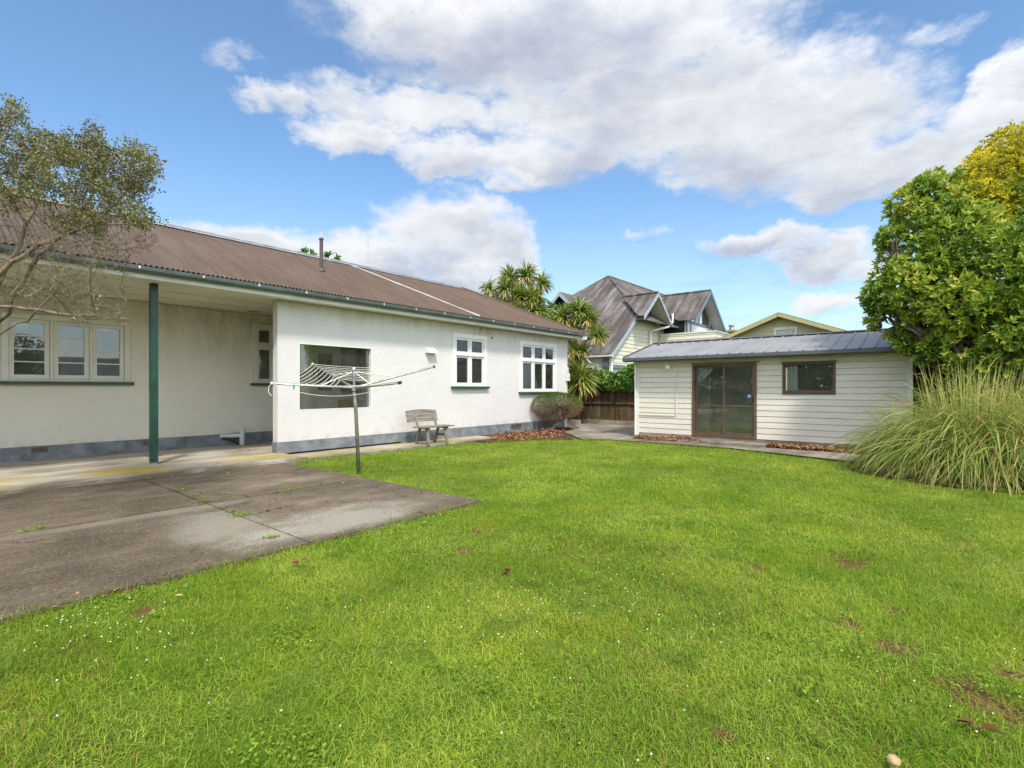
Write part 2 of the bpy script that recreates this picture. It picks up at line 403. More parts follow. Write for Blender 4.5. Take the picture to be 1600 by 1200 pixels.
class MB:
    """collects shapes in world coordinates; build() links them as ONE mesh object"""

    def __init__(s):
        s.v = []
        s.f = []

    def poly(s, pts):
        i = len(s.v)
        s.v += [tuple(p) for p in pts]
        s.f.append(tuple(range(i, i + len(pts))))

    def hexa(s, p):
        i = len(s.v)
        s.v += [tuple(q) for q in p]
        s.f += [(i, i + 3, i + 2, i + 1), (i + 4, i + 5, i + 6, i + 7), (i, i + 1, i + 5, i + 4), (i + 1, i + 2, i + 6, i + 5), (i + 2, i + 3, i + 7, i + 6), (i + 3, i, i + 4, i + 7)]

    def box(s, x0, y0, z0, x1, y1, z1):
        s.hexa([(x0, y0, z0), (x1, y0, z0), (x1, y1, z0), (x0, y1, z0), (x0, y0, z1), (x1, y0, z1), (x1, y1, z1), (x0, y1, z1)])

    def fbox(s, F, u0, n0, z0, u1, n1, z1):
        s.hexa([F(u, n, z) for z in (z0, z1) for (u, n) in ((u0, n0), (u1, n0), (u1, n1), (u0, n1))])

    def slab(s, pts, thick, up=None):
        """a polygon given thickness along its normal"""
        pts = [Vector(p) for p in pts]
        n = (pts[1] - pts[0]).cross(pts[2] - pts[0]).normalized()
        if up is not None and n.dot(up) < 0: n = -n
        b = [p - n * thick for p in pts]
        i = len(s.v)
        k = len(pts)
        s.v += [tuple(p) for p in pts] + [tuple(p) for p in b]
        s.f.append(tuple(range(i, i + k)))
        s.f.append(tuple(range(i + 2 * k - 1, i + k - 1, -1)))
        for j in range(k):
            s.f.append((i + j, i + k + j, i + k + (j + 1) % k, i + (j + 1) % k))

    def beam(s, a, b, w, h, up=(0, 0, 1)):
        a, b = Vector(a), Vector(b)
        d = (b - a).normalized()
        up = Vector(up)
        r = d.cross(up)
        if r.length < 1e-4: r = d.cross(Vector((1, 0, 0)))
        r.normalize()
        u = r.cross(d)
        r *= w / 2
        u *= h / 2
        s.hexa([a - r - u, a + r - u, a + r + u, a - r + u, b - r - u, b + r - u, b + r + u, b - r + u])

    def tube(s, pts, rad, n=8, cap=True):
        pts = [Vector(p) for p in pts]
        if not isinstance(rad, (list, tuple)): rad = [rad] * len(pts)
        base = len(s.v)
        prev = None
        for i, p in enumerate(pts):
            d = (pts[min(i + 1, len(pts) - 1)] - pts[max(i - 1, 0)])
            if d.length < 1e-9: d = Vector((0, 0, 1))
            d.normalize()
            if prev is None:
                x = d.orthogonal().normalized()
            else:
                x = prev - d * prev.dot(d)
                x = x.normalized() if x.length > 1e-6 else d.orthogonal().normalized()
            prev = x
            y = d.cross(x)
            for k in range(n):
                a = 2 * PI * k / n
                s.v.append(tuple(p + (x * math.cos(a) + y * math.sin(a)) * rad[i]))
        for i in range(len(pts) - 1):
            for k in range(n):
                a, b = base + i * n + k, base + i * n + (k + 1) % n
                s.f.append((a, b, b + n, a + n))
        if cap:
            s.f.append(tuple(base + k for k in range(n - 1, -1, -1)))
            s.f.append(tuple(base + (len(pts) - 1) * n + k for k in range(n)))

    def ball(s, c, r, nu=12, nv=8, sc=(1, 1, 1)):
        c = Vector(c)
        i = len(s.v)
        s.v.append(tuple(c + Vector((0, 0, r * sc[2]))))
        for a in range(1, nv):
            t = PI * a / nv
            for b in range(nu):
                p = 2 * PI * b / nu
                s.v.append(tuple(c + Vector((r * math.sin(t) * math.cos(p) * sc[0], r * math.sin(t) * math.sin(p) * sc[1], r * math.cos(t) * sc[2]))))
        s.v.append(tuple(c - Vector((0, 0, r * sc[2]))))
        e = len(s.v) - 1
        for b in range(nu):
            s.f.append((i, i + 1 + b, i + 1 + (b + 1) % nu))
            s.f.append((e, e - nu + (b + 1) % nu, e - nu + b))
        for a in range(nv - 2):
            for b in range(nu):
                p = i + 1 + a * nu
                s.f.append((p + b, p + nu + b, p + nu + (b + 1) % nu, p + (b + 1) % nu))

    def build(s, name, mat, parent=None, loc=None, bevel=0.0, smooth=False):
        off = Vector((0, 0, 0))
        if parent is not None:
            off = ROOT[root_of(parent).name]
        elif loc is not None:
            off = Vector(loc)
        me = bpy.data.meshes.new(name)
        me.from_pydata([(x - off.x, y - off.y, z - off.z) for x, y, z in s.v], [], s.f)
        bm = bmesh.new()
        bm.from_mesh(me)
        bmesh.ops.recalc_face_normals(bm, faces=bm.faces)
        if bevel:
            try:
                bmesh.ops.bevel(bm, geom=bm.edges[:], offset=bevel, segments=2, affect='EDGES', profile=0.7)
            except Exception:
                pass
        bm.to_mesh(me)
        bm.free()
        return link_mesh(name, me, mat, parent, loc if parent is None else None, smooth)


def np_mesh(name, verts, faces_flat, face_len, mat, attrs=None, parent=None, loc=None, smooth=False):
    """verts (n,3) world; faces all of the same length, or face_len an array of lengths"""
    off = Vector((0, 0, 0))
    if parent is not None:
        off = ROOT[root_of(parent).name]
    elif loc is not None:
        off = Vector(loc)
    verts = np.asarray(verts, dtype=np.float32) - np.array(off, dtype=np.float32)
    faces_flat = np.asarray(faces_flat, dtype=np.int32).ravel()
    if np.isscalar(face_len):
        nf = len(faces_flat) // face_len
        tot = np.full(nf, face_len, dtype=np.int32)
    else:
        tot = np.asarray(face_len, dtype=np.int32)
        nf = len(tot)
    start = np.concatenate([[0], np.cumsum(tot)[:-1]]).astype(np.int32)
    me = bpy.data.meshes.new(name)
    me.vertices.add(len(verts))
    me.vertices.foreach_set('co', verts.ravel())
    me.loops.add(len(faces_flat))
    me.loops.foreach_set('vertex_index', faces_flat)
    me.polygons.add(nf)
    me.polygons.foreach_set('loop_start', start)
    for k, a in (attrs or {}).items():
        at_ = me.attributes.new(k, 'FLOAT', 'POINT')
        at_.data.foreach_set('value', np.asarray(a, dtype=np.float32))
    me.update(calc_edges=True)
    me.validate()
    return link_mesh(name, me, mat, parent, loc if parent is None else None, smooth)


def unit(a):
    return a / np.maximum(np.linalg.norm(a, axis=-1, keepdims=True), 1e-9)


def leaves(name, P, D, N, L, Wd, mat, rnd, parent, fold=0.15, droop=0.0):
    """one mesh of leaf blades: base P, direction D, face normal N, length L, width Wd"""
    D = unit(D)
    S = unit(np.cross(D, N))
    N = np.cross(S, D)
    L = np.asarray(L)[:, None]
    Wd = np.asarray(Wd)[:, None]
    a = P
    l1 = P + D * L * 0.33 - S * Wd * 0.45 + N * Wd * fold
    l2 = P + D * L * 0.72 - S * Wd * 0.38 + N * Wd * fold - N * L * droop * 0.5
    t = P + D * L - N * L * droop
    r2 = P + D * L * 0.72 + S * Wd * 0.38 + N * Wd * fold - N * L * droop * 0.5
    r1 = P + D * L * 0.33 + S * Wd * 0.45 + N * Wd * fold
    n = len(P)
    V = np.stack([a, l1, l2, t, r2, r1], 1).reshape(-1, 3)
    i = (np.arange(n) * 6)[:, None]
    Fq = np.concatenate([i + np.array([[0, 3, 2, 1]]), i + np.array([[0, 5, 4, 3]])], 1)
    return np_mesh(name, V, Fq, 4, mat, {'rnd': np.repeat(rnd, 6)}, parent)


def straps(name, P, D, L, Wd, sag, mat, rnd, parent=None, seg=6, loc=None, attrs=None, kink=None, tip=0.08):
    """one mesh of arching ribbons: start P, initial direction D, length L, width, gravity sag"""
    n = len(P)
    D = unit(D)
    pts = [P]
    d = D.copy()
    step = (L / seg)[:, None]
    for k in range(seg):
        d = unit(d + np.array([0, 0, -1.0]) * (sag * (k + 1) / seg)[:, None])
        if kink is not None:
            d = unit(d + kink * 0.12 + RNG.normal(0, 0.07, (n, 3)) * (RNG.random(n) < 0.5)[:, None])
        pts.append(pts[-1] + d * step)
    pts = np.stack(pts, 1)
    hor = unit(np.cross(D, np.array([0, 0, 1.0])) + 1e-4)
    tw = RNG.normal(0, 0.35, (n, 3))
    hor = unit(hor + tw)
    w = np.array([0.55 + 0.45 * math.sin(PI * min(1, 0.15 + 0.55 * k / seg)) for k in range(seg + 1)])
    w[-1] = tip
    w[-2] *= 0.75
    wid = Wd[:, None, None] * w[None, :, None] * 0.5
    A = pts - hor[:, None, :] * wid
    B = pts + hor[:, None, :] * wid
    V = np.stack([A, B], 2).reshape(-1, 3)
    m = (seg + 1) * 2
    i = (np.arange(n) * m)[:, None]
    q = np.concatenate([i + np.array([[2 * k, 2 * k + 1, 2 * k + 3, 2 * k + 2]]) for k in range(seg)], 1)
    at_ = {'rnd': np.repeat(rnd, m)}
    for k, v in (attrs or {}).items():
        at_[k] = np.repeat(v, m)
    return np_mesh(name, V, q, 4, mat, at_, parent, loc)


def clip_range(poly, u):
    """v-range of a convex polygon at column u"""
    vs = []
    k = len(poly)
    for i in range(k):
        (a, b), (c, d) = poly[i], poly[(i + 1) % k]
        if min(a, c) - 1e-9 <= u <= max(a, c) + 1e-9:
            if abs(c - a) < 1e-9:
                vs += [b, d]
            else:
                vs.append(b + (d - b) * (u - a) / (c - a))
    return (min(vs), max(vs)) if len(vs) >= 2 else None


def corrugated(name, pts, along, mat, parent, pitch=0.076, amp=0.015, kind='sine', thick=0.012, rows=1):
    """a roof plane pts (convex, 3D) as profiled sheet whose ribs run across `along`"""
    pts = [Vector(p) for p in pts]
    n = (pts[1] - pts[0]).cross(pts[2] - pts[0]).normalized()
    if n.z < 0: n = -n
    U = Vector(along).normalized()
    Vv = n.cross(U).normalized()
    if Vv.z < 0: Vv = -Vv
    O = pts[0]
    poly = [((p - O).dot(U), (p - O).dot(Vv)) for p in pts]
    u0, u1 = min(p[0] for p in poly), max(p[0] for p in poly)
    if kind == 'sine':
        prof = [(k / 6.0, amp * math.cos(2 * PI * k / 6.0)) for k in range(6)]
    else:
        prof = [(0, 0), (0.82, 0), (0.86, amp), (0.94, amp), (0.98, 0)]
    us = []
    c = math.floor(u0 / pitch)
    while c * pitch < u1:
        for a, h in prof:
            u = (c + a) * pitch
            if u0 < u < u1: us.append((u, h))
        c += 1
    us = [(u0 + 1e-4, 0)] + us + [(u1 - 1e-4, 0)]
    mb = MB()
    last = None
    for u, h in us:
        r = clip_range(poly, u)
        if r is None: continue
        i = len(mb.v)
        for q in range(rows + 1):
            vv = r[0] + (r[1] - r[0]) * q / rows
            p = O + U * u + Vv * vv + n * h
            mb.v += [tuple(p), tuple(p - n * thick)]
        if last is not None:
            for q in range(rows):
                a, b = last + 2 * q, i + 2 * q
                mb.f += [(a, b, b + 2, a + 2), (a + 1, a + 3, b + 3, b + 1)]
            a, b = last, i
            mb.f.append((a, a + 1, b + 1, b))
            a, b = last + 2 * rows, i + 2 * rows
            mb.f.append((a, b, b + 1, a + 1))
        last = i
    return mb.build(name, mat, parent)


def wall_panel(name, F, spans, z0, z1, openings, mat, parent, pitch=None, lap=0.018, thick=0.12, xr=None, groove=0.0):
    """wall in plane frame F (u, n, z). spans=(u0,u1) or xr(z)->(u0,u1) for gables. openings = [(u0,u1,z0,z1)].
    pitch = weatherboard course height (lapped boards) or None for a flat face"""
    xr = xr or (lambda z: spans)
    zs = {z0, z1}
    if pitch:
        z = z0
        while z < z1:
            zs.add(round(z, 5))
            z += pitch
    for o in openings:
        for z in (o[2], o[3]):
            if z0 < z < z1: zs.add(z)
    zs = sorted(zs)
    zs = [z for i, z in enumerate(zs) if i == 0 or z - zs[i - 1] > 1e-4]

    def off(z, top):
        if not pitch: return 0.0
        f = ((z - z0) / pitch)
        fr = f - math.floor(f + 1e-4)
        if top and fr < 1e-3: fr = 1.0
        return lap * (1 - max(0, min(1, fr)))
    if pitch and groove:
        z = z0
        extra = []
        while z + pitch < z1:
            z += pitch
            if not any(abs(z - groove - q) < 0.004 for q in zs): extra.append(z - groove)
        zs = sorted(zs + extra)
    mb = MB()
    for a, b in zip(zs[:-1], zs[1:]):
        ra, rb = xr(a + 1e-5), xr(b - 1e-5)
        mid = (a + b) / 2
        cuts = sorted([o for o in openings if o[2] < mid < o[3]])
        segs = []
        l0, l1 = ra[0], rb[0]
        for o in cuts:
            segs.append((l0, o[0], l1, o[0]))
            l0 = l1 = o[1]
        segs.append((l0, ra[1], l1, rb[1]))
        na, nb = off(a, False), off(b, True)
        if groove and b - a < groove * 1.2 and abs(((b - z0) / pitch) - round((b - z0) / pitch)) < 1e-3:
            na = nb = -0.02
        for (x0, x1, y0, y1) in segs:
            if x1 - x0 < 1e-4 and y1 - y0 < 1e-4: continue
            mb.hexa([F(x0, na, a), F(x1, na, a), F(x1, -thick, a), F(x0, -thick, a), F(y0, nb, b), F(y1, nb, b), F(y1, -thick, b), F(y0, -thick, b)])
    return mb.build(name, mat, parent)


def frame_y(Y):                            # wall facing -Y: u along +X, n towards -Y
    return lambda u, n, z: Vector((u, Y - n, z))


def frame_x(X):                            # wall facing -X: u along +Y, n towards -X
    return lambda u, n, z: Vector((X - n, u, z))


def casement(F, parent, u0, u1, z0, z1, cells, fr_mat='trim', sill='green_sill', fw=0.09, sash=0.055, bars=None, n_out=0.035, sill_h=0.06, curtain=None):
    """timber window in wall frame F. cells = [(u0,u1,z0,z1,bars)] glass sashes in fractions"""
    w, h = u1 - u0, z1 - z0
    mb = MB()
    us = sorted({c[0] for c in cells} | {c[1] for c in cells})
    zs = sorted({c[2] for c in cells} | {c[3] for c in cells})
    mb.fbox(F, u0 - fw, -0.10, z0 - 0.02, u0 + 0.012, n_out, z1 + fw)
    mb.fbox(F, u1 - 0.012, -0.10, z0 - 0.02, u1 + fw, n_out, z1 + fw)
    mb.fbox(F, u0 + 0.012, -0.10, z1 - 0.012, u1 - 0.012, n_out, z1 + fw)
    mb.fbox(F, u0 + 0.012, -0.10, z0 - 0.02, u1 - 0.012, n_out - 0.003, z0 + 0.012)
    frame = None
    for a in us[1:-1]:
        x = u0 + a * w
        mb.fbox(F, x - 0.022, -0.095, z0 + 0.012, x + 0.022, n_out - 0.008, z1 - 0.012)
    for b in zs[1:-1]:
        z = z0 + b * h
        mb.fbox(F, u0 + 0.012, -0.094, z - 0.025, u1 - 0.012, n_out + 0.004, z + 0.025)
    win = mb.build('window', fr_mat, parent, bevel=0.0025)
    for (a, b, c, d, nb) in cells:
        x0, x1, y0, y1 = u0 + a * w, u0 + b * w, z0 + c * h, z0 + d * h
        x0 += 0.0225 if a > 0 else 0.0125
        x1 -= 0.0225 if b < 1 else 0.0125
        y0 += 0.0255 if c > 0 else 0.0125
        y1 -= 0.0255 if d < 1 else 0.0125
        x0 += 0.004; x1 -= 0.004; y0 += 0.004; y1 -= 0.004
        s = sash
        m = MB()
        m.fbox(F, x0, -0.05, y0, x0 + s, 0.0, y1)
        m.fbox(F, x1 - s, -0.05, y0, x1, 0.0, y1)
        m.fbox(F, x0 + s, -0.05, y0, x1 - s, -0.001, y0 + s * 1.2)
        m.fbox(F, x0 + s, -0.05, y1 - s, x1 - s, -0.001, y1)
        hh = y1 - s - (y0 + s * 1.2)
        for fz in nb:
            zz = y0 + s * 1.2 + hh * fz
            m.fbox(F, x0 + s, -0.045, zz - 0.011, x1 - s, -0.004, zz + 0.011)
        m.build('sash', fr_mat, win)
        g = MB()
        g.fbox(F, x0 + s - 0.01, -0.03, y0 + s * 1.2 - 0.01, x1 - s + 0.01, -0.026, y1 - s + 0.01)
        g.build('pane', 'glass', win)
    if sill:
        m = MB()
        m.fbox(F, u0 - fw - 0.06, -0.02, z0 - 0.02 - sill_h, u1 + fw + 0.06, n_out + 0.06, z0 - 0.021)
        m.build('sill', sill, win, bevel=0.004)
    return win


# ================================================================== SETTING
def value_noise(x, y, scale, seed):
    r = np.random.default_rng(seed)
    g = r.random((128, 128))
    X, Y = x / scale + 40, y / scale + 40
    i, j = np.floor(X).astype(int), np.floor(Y).astype(int)
    fx, fy = X - i, Y - j
    fx, fy = fx * fx * (3 - 2 * fx), fy * fy * (3 - 2 * fy)
    a = lambda p, q: g[p % 128, q % 128]
    return (a(i, j) * (1 - fx) + a(i + 1, j) * fx) * (1 - fy) + (a(i, j + 1) * (1 - fx) + a(i + 1, j + 1) * fx) * fy


def structure(mb, name, mat, bevel=0.0):
    o = mb.build(name, mat, None, (0, 0, 0), bevel)
    return tag(o, kind='structure')


# ground: one undulating sheet to the horizon
def ground():
    xs = np.concatenate([np.linspace(-300, -20, 8), np.linspace(-15, 30, 90), np.linspace(40, 320, 8)])
    ys = np.concatenate([np.linspace(-300, -20, 8), np.linspace(-15, 30, 90), np.linspace(40, 320, 8)])
    X, Y = np.meshgrid(xs, ys, indexing='ij')
    Z = -0.045 + 0.02 * (value_noise(X, Y, 1.1, 3) - 0.5)
    V = np.stack([X, Y, Z], -1).reshape(-1, 3)
    n = len(ys)
    i = np.arange(len(xs) - 1)[:, None] * n + np.arange(n - 1)[None, :]
    q = np.stack([i, i + n, i + n + 1, i + 1], -1).reshape(-1)
    o = np_mesh('ground', V, q, 4, 'earth', None, None, (0, 0, 0), True)
    tag(o, kind='structure')


ground()

# patio: poured bays with open joints
def patio():
    mb = MB()
    gap = 0.011
    ys = [(4.22, 6.57), (6.59, 9.135)]
    xs = [(-0.3, 2.3), (2.3, 4.5)]
    for (x0, x1) in xs:
        for (y0, y1) in ys:
            mb.box(x0 + gap, y0 + (gap if y0 > 5 else 0), -0.12, x1 - gap, y1 - gap, 0.0)
    o = structure(mb, 'patio', 'patio', 0.006)


patio()
mb = MB(); mb.box(-7, 9.155, -0.12, 4.95, 12.62, 0.045)
mb.box(4.95, 10.37, -0.12, 8.97, 12.62, 0.044)
structure(mb, 'porch_slab', 'slab', 0.008)
mb = MB(); mb.box(4.96, 9.32, -0.12, 10.6, 10.35, -0.004)
structure(mb, 'house_path', 'slab', 0.01)
mb = MB()
mb.poly([(12.5, 0.6, -0.01), (13.5, 0.6, -0.01), (13.5, 6.7, -0.01), (12.5, 6.7, -0.01)])
mb.poly([(11.35, 1.1, -0.012), (12.5, 1.1, -0.012), (12.5, 6.7, -0.012), (12.15, 6.7, -0.012), (12.15, 3.6, -0.012)])
mb.poly([(11.7, 7.3, -0.014), (12.15, 6.705, -0.014), (17.2, 6.705, -0.014), (17.2, 17, -0.014), (15.3, 17, -0.014), (15.3, 9.6, -0.014), (13.4, 9.0, -0.014), (13.0, 8.6, -0.014)])
structure(mb, 'side_path', 'path')
mb = MB(); mb.box(12.7, 3.0, -0.1, 13.33, 5.1, 0.035)
structure(mb, 'door_step', 'path', 0.01)
mb = MB(); mb.box(17.18, 6.8, -0.1, 17.3, 14.5, 0.13)
k = mb.build('garden_kerb', 'path', None, (17.2, 10.0, 0), 0.01)
ROOT[k.name] = Vector((17.2, 10, 0))
tag(k, 'mossy low concrete kerb edging the bark bed below the timber fence', 'kerb')
mb = MB(); mb.poly([(17.3, 6.8, 0.1), (17.78, 6.8, 0.1), (17.78, 14.5, 0.1), (17.3, 14.5, 0.1)])
structure(mb, 'bed_soil', 'soil')
mb = MB()
mb.poly([(9.6, 8.62, -0.022), (10.2, 8.5, -0.022), (11.6, 7.5, -0.022), (13.2, 8.7, -0.022), (14.6, 9.3, -0.022), (15.35, 10.3, -0.022), (10.6, 10.3, -0.022), (10.6, 9.3, -0.022), (9.6, 9.3, -0.022)])
mb.poly([(9.2, -1.6, -0.022), (14, -1.6, -0.022), (14, 1.1, -0.022), (10.2, 1.1, -0.022), (9.5, 0.2, -0.022)])
mb.poly([(12.72, 0.6, -0.006), (13.3, 0.6, -0.006), (13.3, 3.3, -0.006), (12.72, 3.3, -0.006)])
structure(mb, 'planting_soil', 'soil')

# ================================================================== BUNGALOW
house = thing('bungalow', (5.0, 12.0, 0.0), 'long white roughcast bungalow with brown corrugated roof and covered porch', 'house')
FY = frame_y(10.2)
FR = frame_y(12.6)
W3 = (5.32, 7.11, 0.905, 2.285)
W4 = (9.79, 10.96, 1.43, 2.78)
W5 = (12.73, 14.56, 1.26, 2.78)
W1 = (1.2, 2.9, 1.5, 2.62)
W2 = (5.48, 6.3, 1.5, 2.84)
DR = (6.98, 7.62, 0.13, 2.42)
TW = (7.82, 8.34, 1.25, 2.52)
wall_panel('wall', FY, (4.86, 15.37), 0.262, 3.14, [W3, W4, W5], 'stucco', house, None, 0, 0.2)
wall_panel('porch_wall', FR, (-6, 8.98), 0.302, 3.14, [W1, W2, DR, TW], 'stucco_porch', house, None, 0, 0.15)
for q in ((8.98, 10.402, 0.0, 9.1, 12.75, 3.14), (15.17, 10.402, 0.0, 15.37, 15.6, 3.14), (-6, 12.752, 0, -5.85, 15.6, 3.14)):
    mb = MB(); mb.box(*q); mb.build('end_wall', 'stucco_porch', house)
wall_panel('back_wall', lambda u, n, z: Vector((u, 15.75 + n, z)), (-6, 15.37), 0.0, 3.14, [(9.4, 11.3, 0.6, 2.8), (12.2, 14.8, 0.6, 2.8)], 'stucco_porch', house, None, 0, 0.14)  # rear openings added, unseen, to let daylight into the rooms
mb = MB()
mb.box(4.835, 10.17, 0.035, 7.93, 10.39, 0.26)
mb.box(7.932, 10.19, -0.06, 15.36, 10.36, 0.26)
mb.box(-6, 12.57, -0.05, 8.97, 12.7, 0.3)
mb.box(15.12, 10.365, -0.06, 15.375, 15.6, 0.26)
mb.build('plinth', 'plinth', house, bevel=0.003)
mb = MB()
mb.box(-5.9, 12.76, 0.2, 15.1, 15.55, 0.29); mb.box(9.12, 10.41, 0.2, 15.1, 12.758, 0.29)
mb.build('floor', 'floor_in', house)
mb = MB()
mb.box(11.7, 10.41, 0.3, 11.8, 15.5, 3.1); mb.box(4.3, 12.77, 0.3, 4.4, 15.5, 3.1)
mb.box(-5.8, 15.3, 0.3, 9.1, 15.4, 3.1); mb.box(4.41, 13.9, .3, 6.59, 14.0, 3.1); mb.box(6.6, 13.9, .3, 9.1, 14.0, 3.1)
mb.box(-5.8, 14.6, 0.3, 4.3, 14.7, 3.1)
mb.build('inner_wall', 'interior', house)
mb = MB(); mb.box(12.2, 10.5, 0.3, 14.9, 10.95, 1.42); mb.box(9.9, 10.6, 0.3, 10.9, 11.1, 1.3)
mb.build('inner_bench', 'interior_dk', house)
mb = MB()
mb.box(-6, 9.83, 3.15, 15.62, 10.2, 3.17)
mb.box(-6, 10.203, 3.151, 15.62, 15.9, 3.172)
mb.build('soffit', 'soffit', house)
mb = MB()
for y in (10.95, 11.75):
    mb.box(-6, y - 0.022, 3.141, 8.97, y + 0.022, 3.1495)
for x in (-0.6, 1.8, 4.2, 6.6):
    mb.box(x - 0.02, 10.2, 3.1425, x + 0.02, 12.58, 3.1485)
mb.build('soffit_batten', 'soffit', house)
mb = MB(); mb.box(-6, 9.8, 3.125, 15.64, 9.829, 3.29); mb.box(15.615, 9.83, 3.125, 15.64, 15.9, 3.29)
mb.build('fascia', 'trim', house, bevel=0.002)
# gutter: folded profile along the eave
def gutter_profile(name, a, b, out, prof, mat, parent):
    a, b, out = Vector(a), Vector(b), Vector(out)
    mb = MB()
    base = 0
    for p in (a, b):
        for (o, z) in prof:
            mb.v.append(tuple(p + out * o + Vector((0, 0, z))))
    n = len(prof)
    for i in range(n - 1):
        mb.f.append((i, i + 1, n + i + 1, n + i))
    o = mb.build(name, mat, parent)
    sol = o.modifiers.new('sheet', 'SOLIDIFY'); sol.thickness = 0.004; sol.offset = 0
    return o


GZ = 3.212
gp = [(0.0, 0.085), (0.0, 0.0), (0.05, -0.012), (0.09, 0.0), (0.115, 0.03), (0.122, 0.075), (0.108, 0.085), (0.104, 0.075)]
gut = gutter_profile('gutter', (-6, 9.797, GZ), (15.72, 9.797, GZ), (0, -1, 0), gp, 'gutter', house)
gutter_profile('gutter', (15.645, 9.7, GZ), (15.645, 15.9, GZ), (1, 0, 0), gp, 'gutter', house)
mb = MB(); mb.box(15.64, 9.60, 3.10, 15.72, 9.8, 3.205)
mb.build('gutter_end', 'pvc', gut)
xs = [on_y(p, 500, 9.68).x for p in (218, 318, 405, 479, 543, 600, 650, 695, 735, 771, 804, 834, 862, 888)]
for x in [-1.2, -0.2] + xs:
    mb = MB(); mb.box(x - 0.011, 9.668, 3.25, x + 0.011, 9.676, 3.30); mb.box(x - 0.011, 9.668, 3.295, x + 0.011, 9.8, 3.301)
    mb.build('gutter_clip', 'trim', gut)
# roof
SL = 0.498
def rz(Y): return 3.35 + (Y - 9.75) * SL
roof = corrugated('roof', [(-7, 9.7, rz(9.7)), (15.7, 9.7, rz(9.7)), (12.58, 12.8, rz(12.8)), (-7, 12.8, rz(12.8))], (1, 0, 0), 'roof', house)
corrugated('roof_hip', [(15.7, 9.7, rz(9.7)), (15.7, 15.9, rz(9.7)), (12.58, 12.8, rz(12.8))], (0, 1, 0), 'roof', house)
corrugated('roof_back', [(15.7, 15.9, rz(9.7)), (-7, 15.9, rz(9.7)), (-7, 12.8, rz(12.8)), (12.58, 12.8, rz(12.8))], (1, 0, 0), 'roof', house)
mb = MB()
mb.beam((-7, 12.72, rz(12.72) + 0.028), (12.58, 12.72, rz(12.72) + 0.028), 0.13, 0.006, (0, -SL, 1))
mb.beam((-7, 12.88, rz(12.72) + 0.028), (12.58, 12.88, rz(12.72) + 0.028), 0.13, 0.006, (0, SL, 1))
mb.tube([(-7, 12.8, rz(12.8) + 0.035), (12.58, 12.8, rz(12.8) + 0.035)], 0.028, 8)
mb.build('ridge_cap', 'flash', roof)
mb = MB(); mb.tube([(12.58, 12.8, rz(12.8) + 0.03), (15.68, 9.72, rz(9.7) + 0.03)], 0.04, 8)
mb.build('hip_cap', 'roof', roof)
nn = Vector((0, -SL, 1)).normalized()
mb = MB()
P0, P1 = Vector((10.3, 9.75, rz(9.75))), Vector((8.1, 12.78, rz(12.78)))
mb.beam(P0 + nn * 0.02, P1 + nn * 0.02, 0.11, 0.012, nn)
mb.build('diagonal_flashing', 'lead', roof)
fx = on_y(502, 423, 11.5).x
mb = MB(); mb.tube([(fx, 11.5, 4.1), (fx, 11.5, 4.97)], 0.042, 14); mb.tube([(fx, 11.5, 4.97), (fx, 11.5, 5.0), (fx, 11.5, 5.02)], [0.056, 0.056, 0.03], 14)
mb.build('flue_pipe', 'flue', roof, smooth=False)
mb = MB(); mb.tube([(fx, 11.5, 4.2), (fx, 11.5, 4.27)], [0.11, 0.055], 14)
mb.build('flue_flashing', 'roof', roof)
ax = on_y(575, 380, 13.0).x
mb = MB(); mb.tube([(ax, 13.0, 4.7), (ax, 13.0, on_y(575, 346, 13.0).z)], 0.007, 6)
mb.build('aerial', 'steel', roof)
# post and its foot
mb = MB(); mb.box(2.72, 10.26, 0.085, 2.83, 10.37, 3.141)
post = mb.build('porch_post', 'green', house, bevel=0.004)
mb = MB(); mb.box(2.735, 10.275, 0.04, 2.815, 10.355, 0.084)
mb.build('post_foot', 'steel', post)
# windows
b3 = (0.25, 0.5, 0.75)
casement(FR, house, *W1, [(0, 0.345, 0, 1, b3), (0.345, 0.68, 0, 1, b3), (0.68, 1, 0, 1, (0.25, 0.5))], 'trim', fw=0.075, sash=0.07)
casement(FR, house, *W2, [(0, 0.5, 0, 0.655, ()), (0.5, 1, 0, 0.655, ()), (0, 0.5, 0.655, 1, ()), (0.5, 1, 0.655, 1, ())], 'trim', fw=0.07)
casement(FY, house, *W4, [(0, 0.5, 0, 0.64, ()), (0.5, 1, 0, 0.64, ()), (0, 0.5, 0.64, 1, ()), (0.5, 1, 0.64, 1, ())], 'white', fw=0.1)
c5 = []
for i in range(3):
    c5 += [(i / 3, (i + 1) / 3, 0, 0.655, ()), (i / 3, (i + 1) / 3, 0.655, 1, ())]
casement(FY, house, *W5, c5, 'white', fw=0.1)
casement(FR, house, *TW, [(0, 1, 0, 1, ())], 'teal', None, fw=0.06, sash=0.06)
# big fixed light in the porch screen wall
mb = MB()
mb.fbox(FY, W3[0] - 0.012, -0.12, W3[2] - 0.012, W3[0] + 0.003, 0.004, W3[3] + 0.012)
mb.fbox(FY, W3[1] - 0.035, -0.12, W3[2] - 0.012, W3[1] + 0.012, 0.004, W3[3] + 0.012)
mb.fbox(FY, W3[0] + 0.003, -0.12, W3[3] - 0.003, W3[1] - 0.035, 0.004, W3[3] + 0.012)
mb.fbox(FY, W3[0] + 0.003, -0.12, W3[2] - 0.012, W3[1] - 0.035, 0.004, W3[2] + 0.003)
win = mb.build('window', 'white', house, bevel=0.002)
mb = MB(); mb.fbox(FY, W3[0] + 0.003, -0.1, W3[2] + 0.003, W3[1] - 0.035, -0.094, W3[3] - 0.003)
mb.build('pane', 'glass', win)
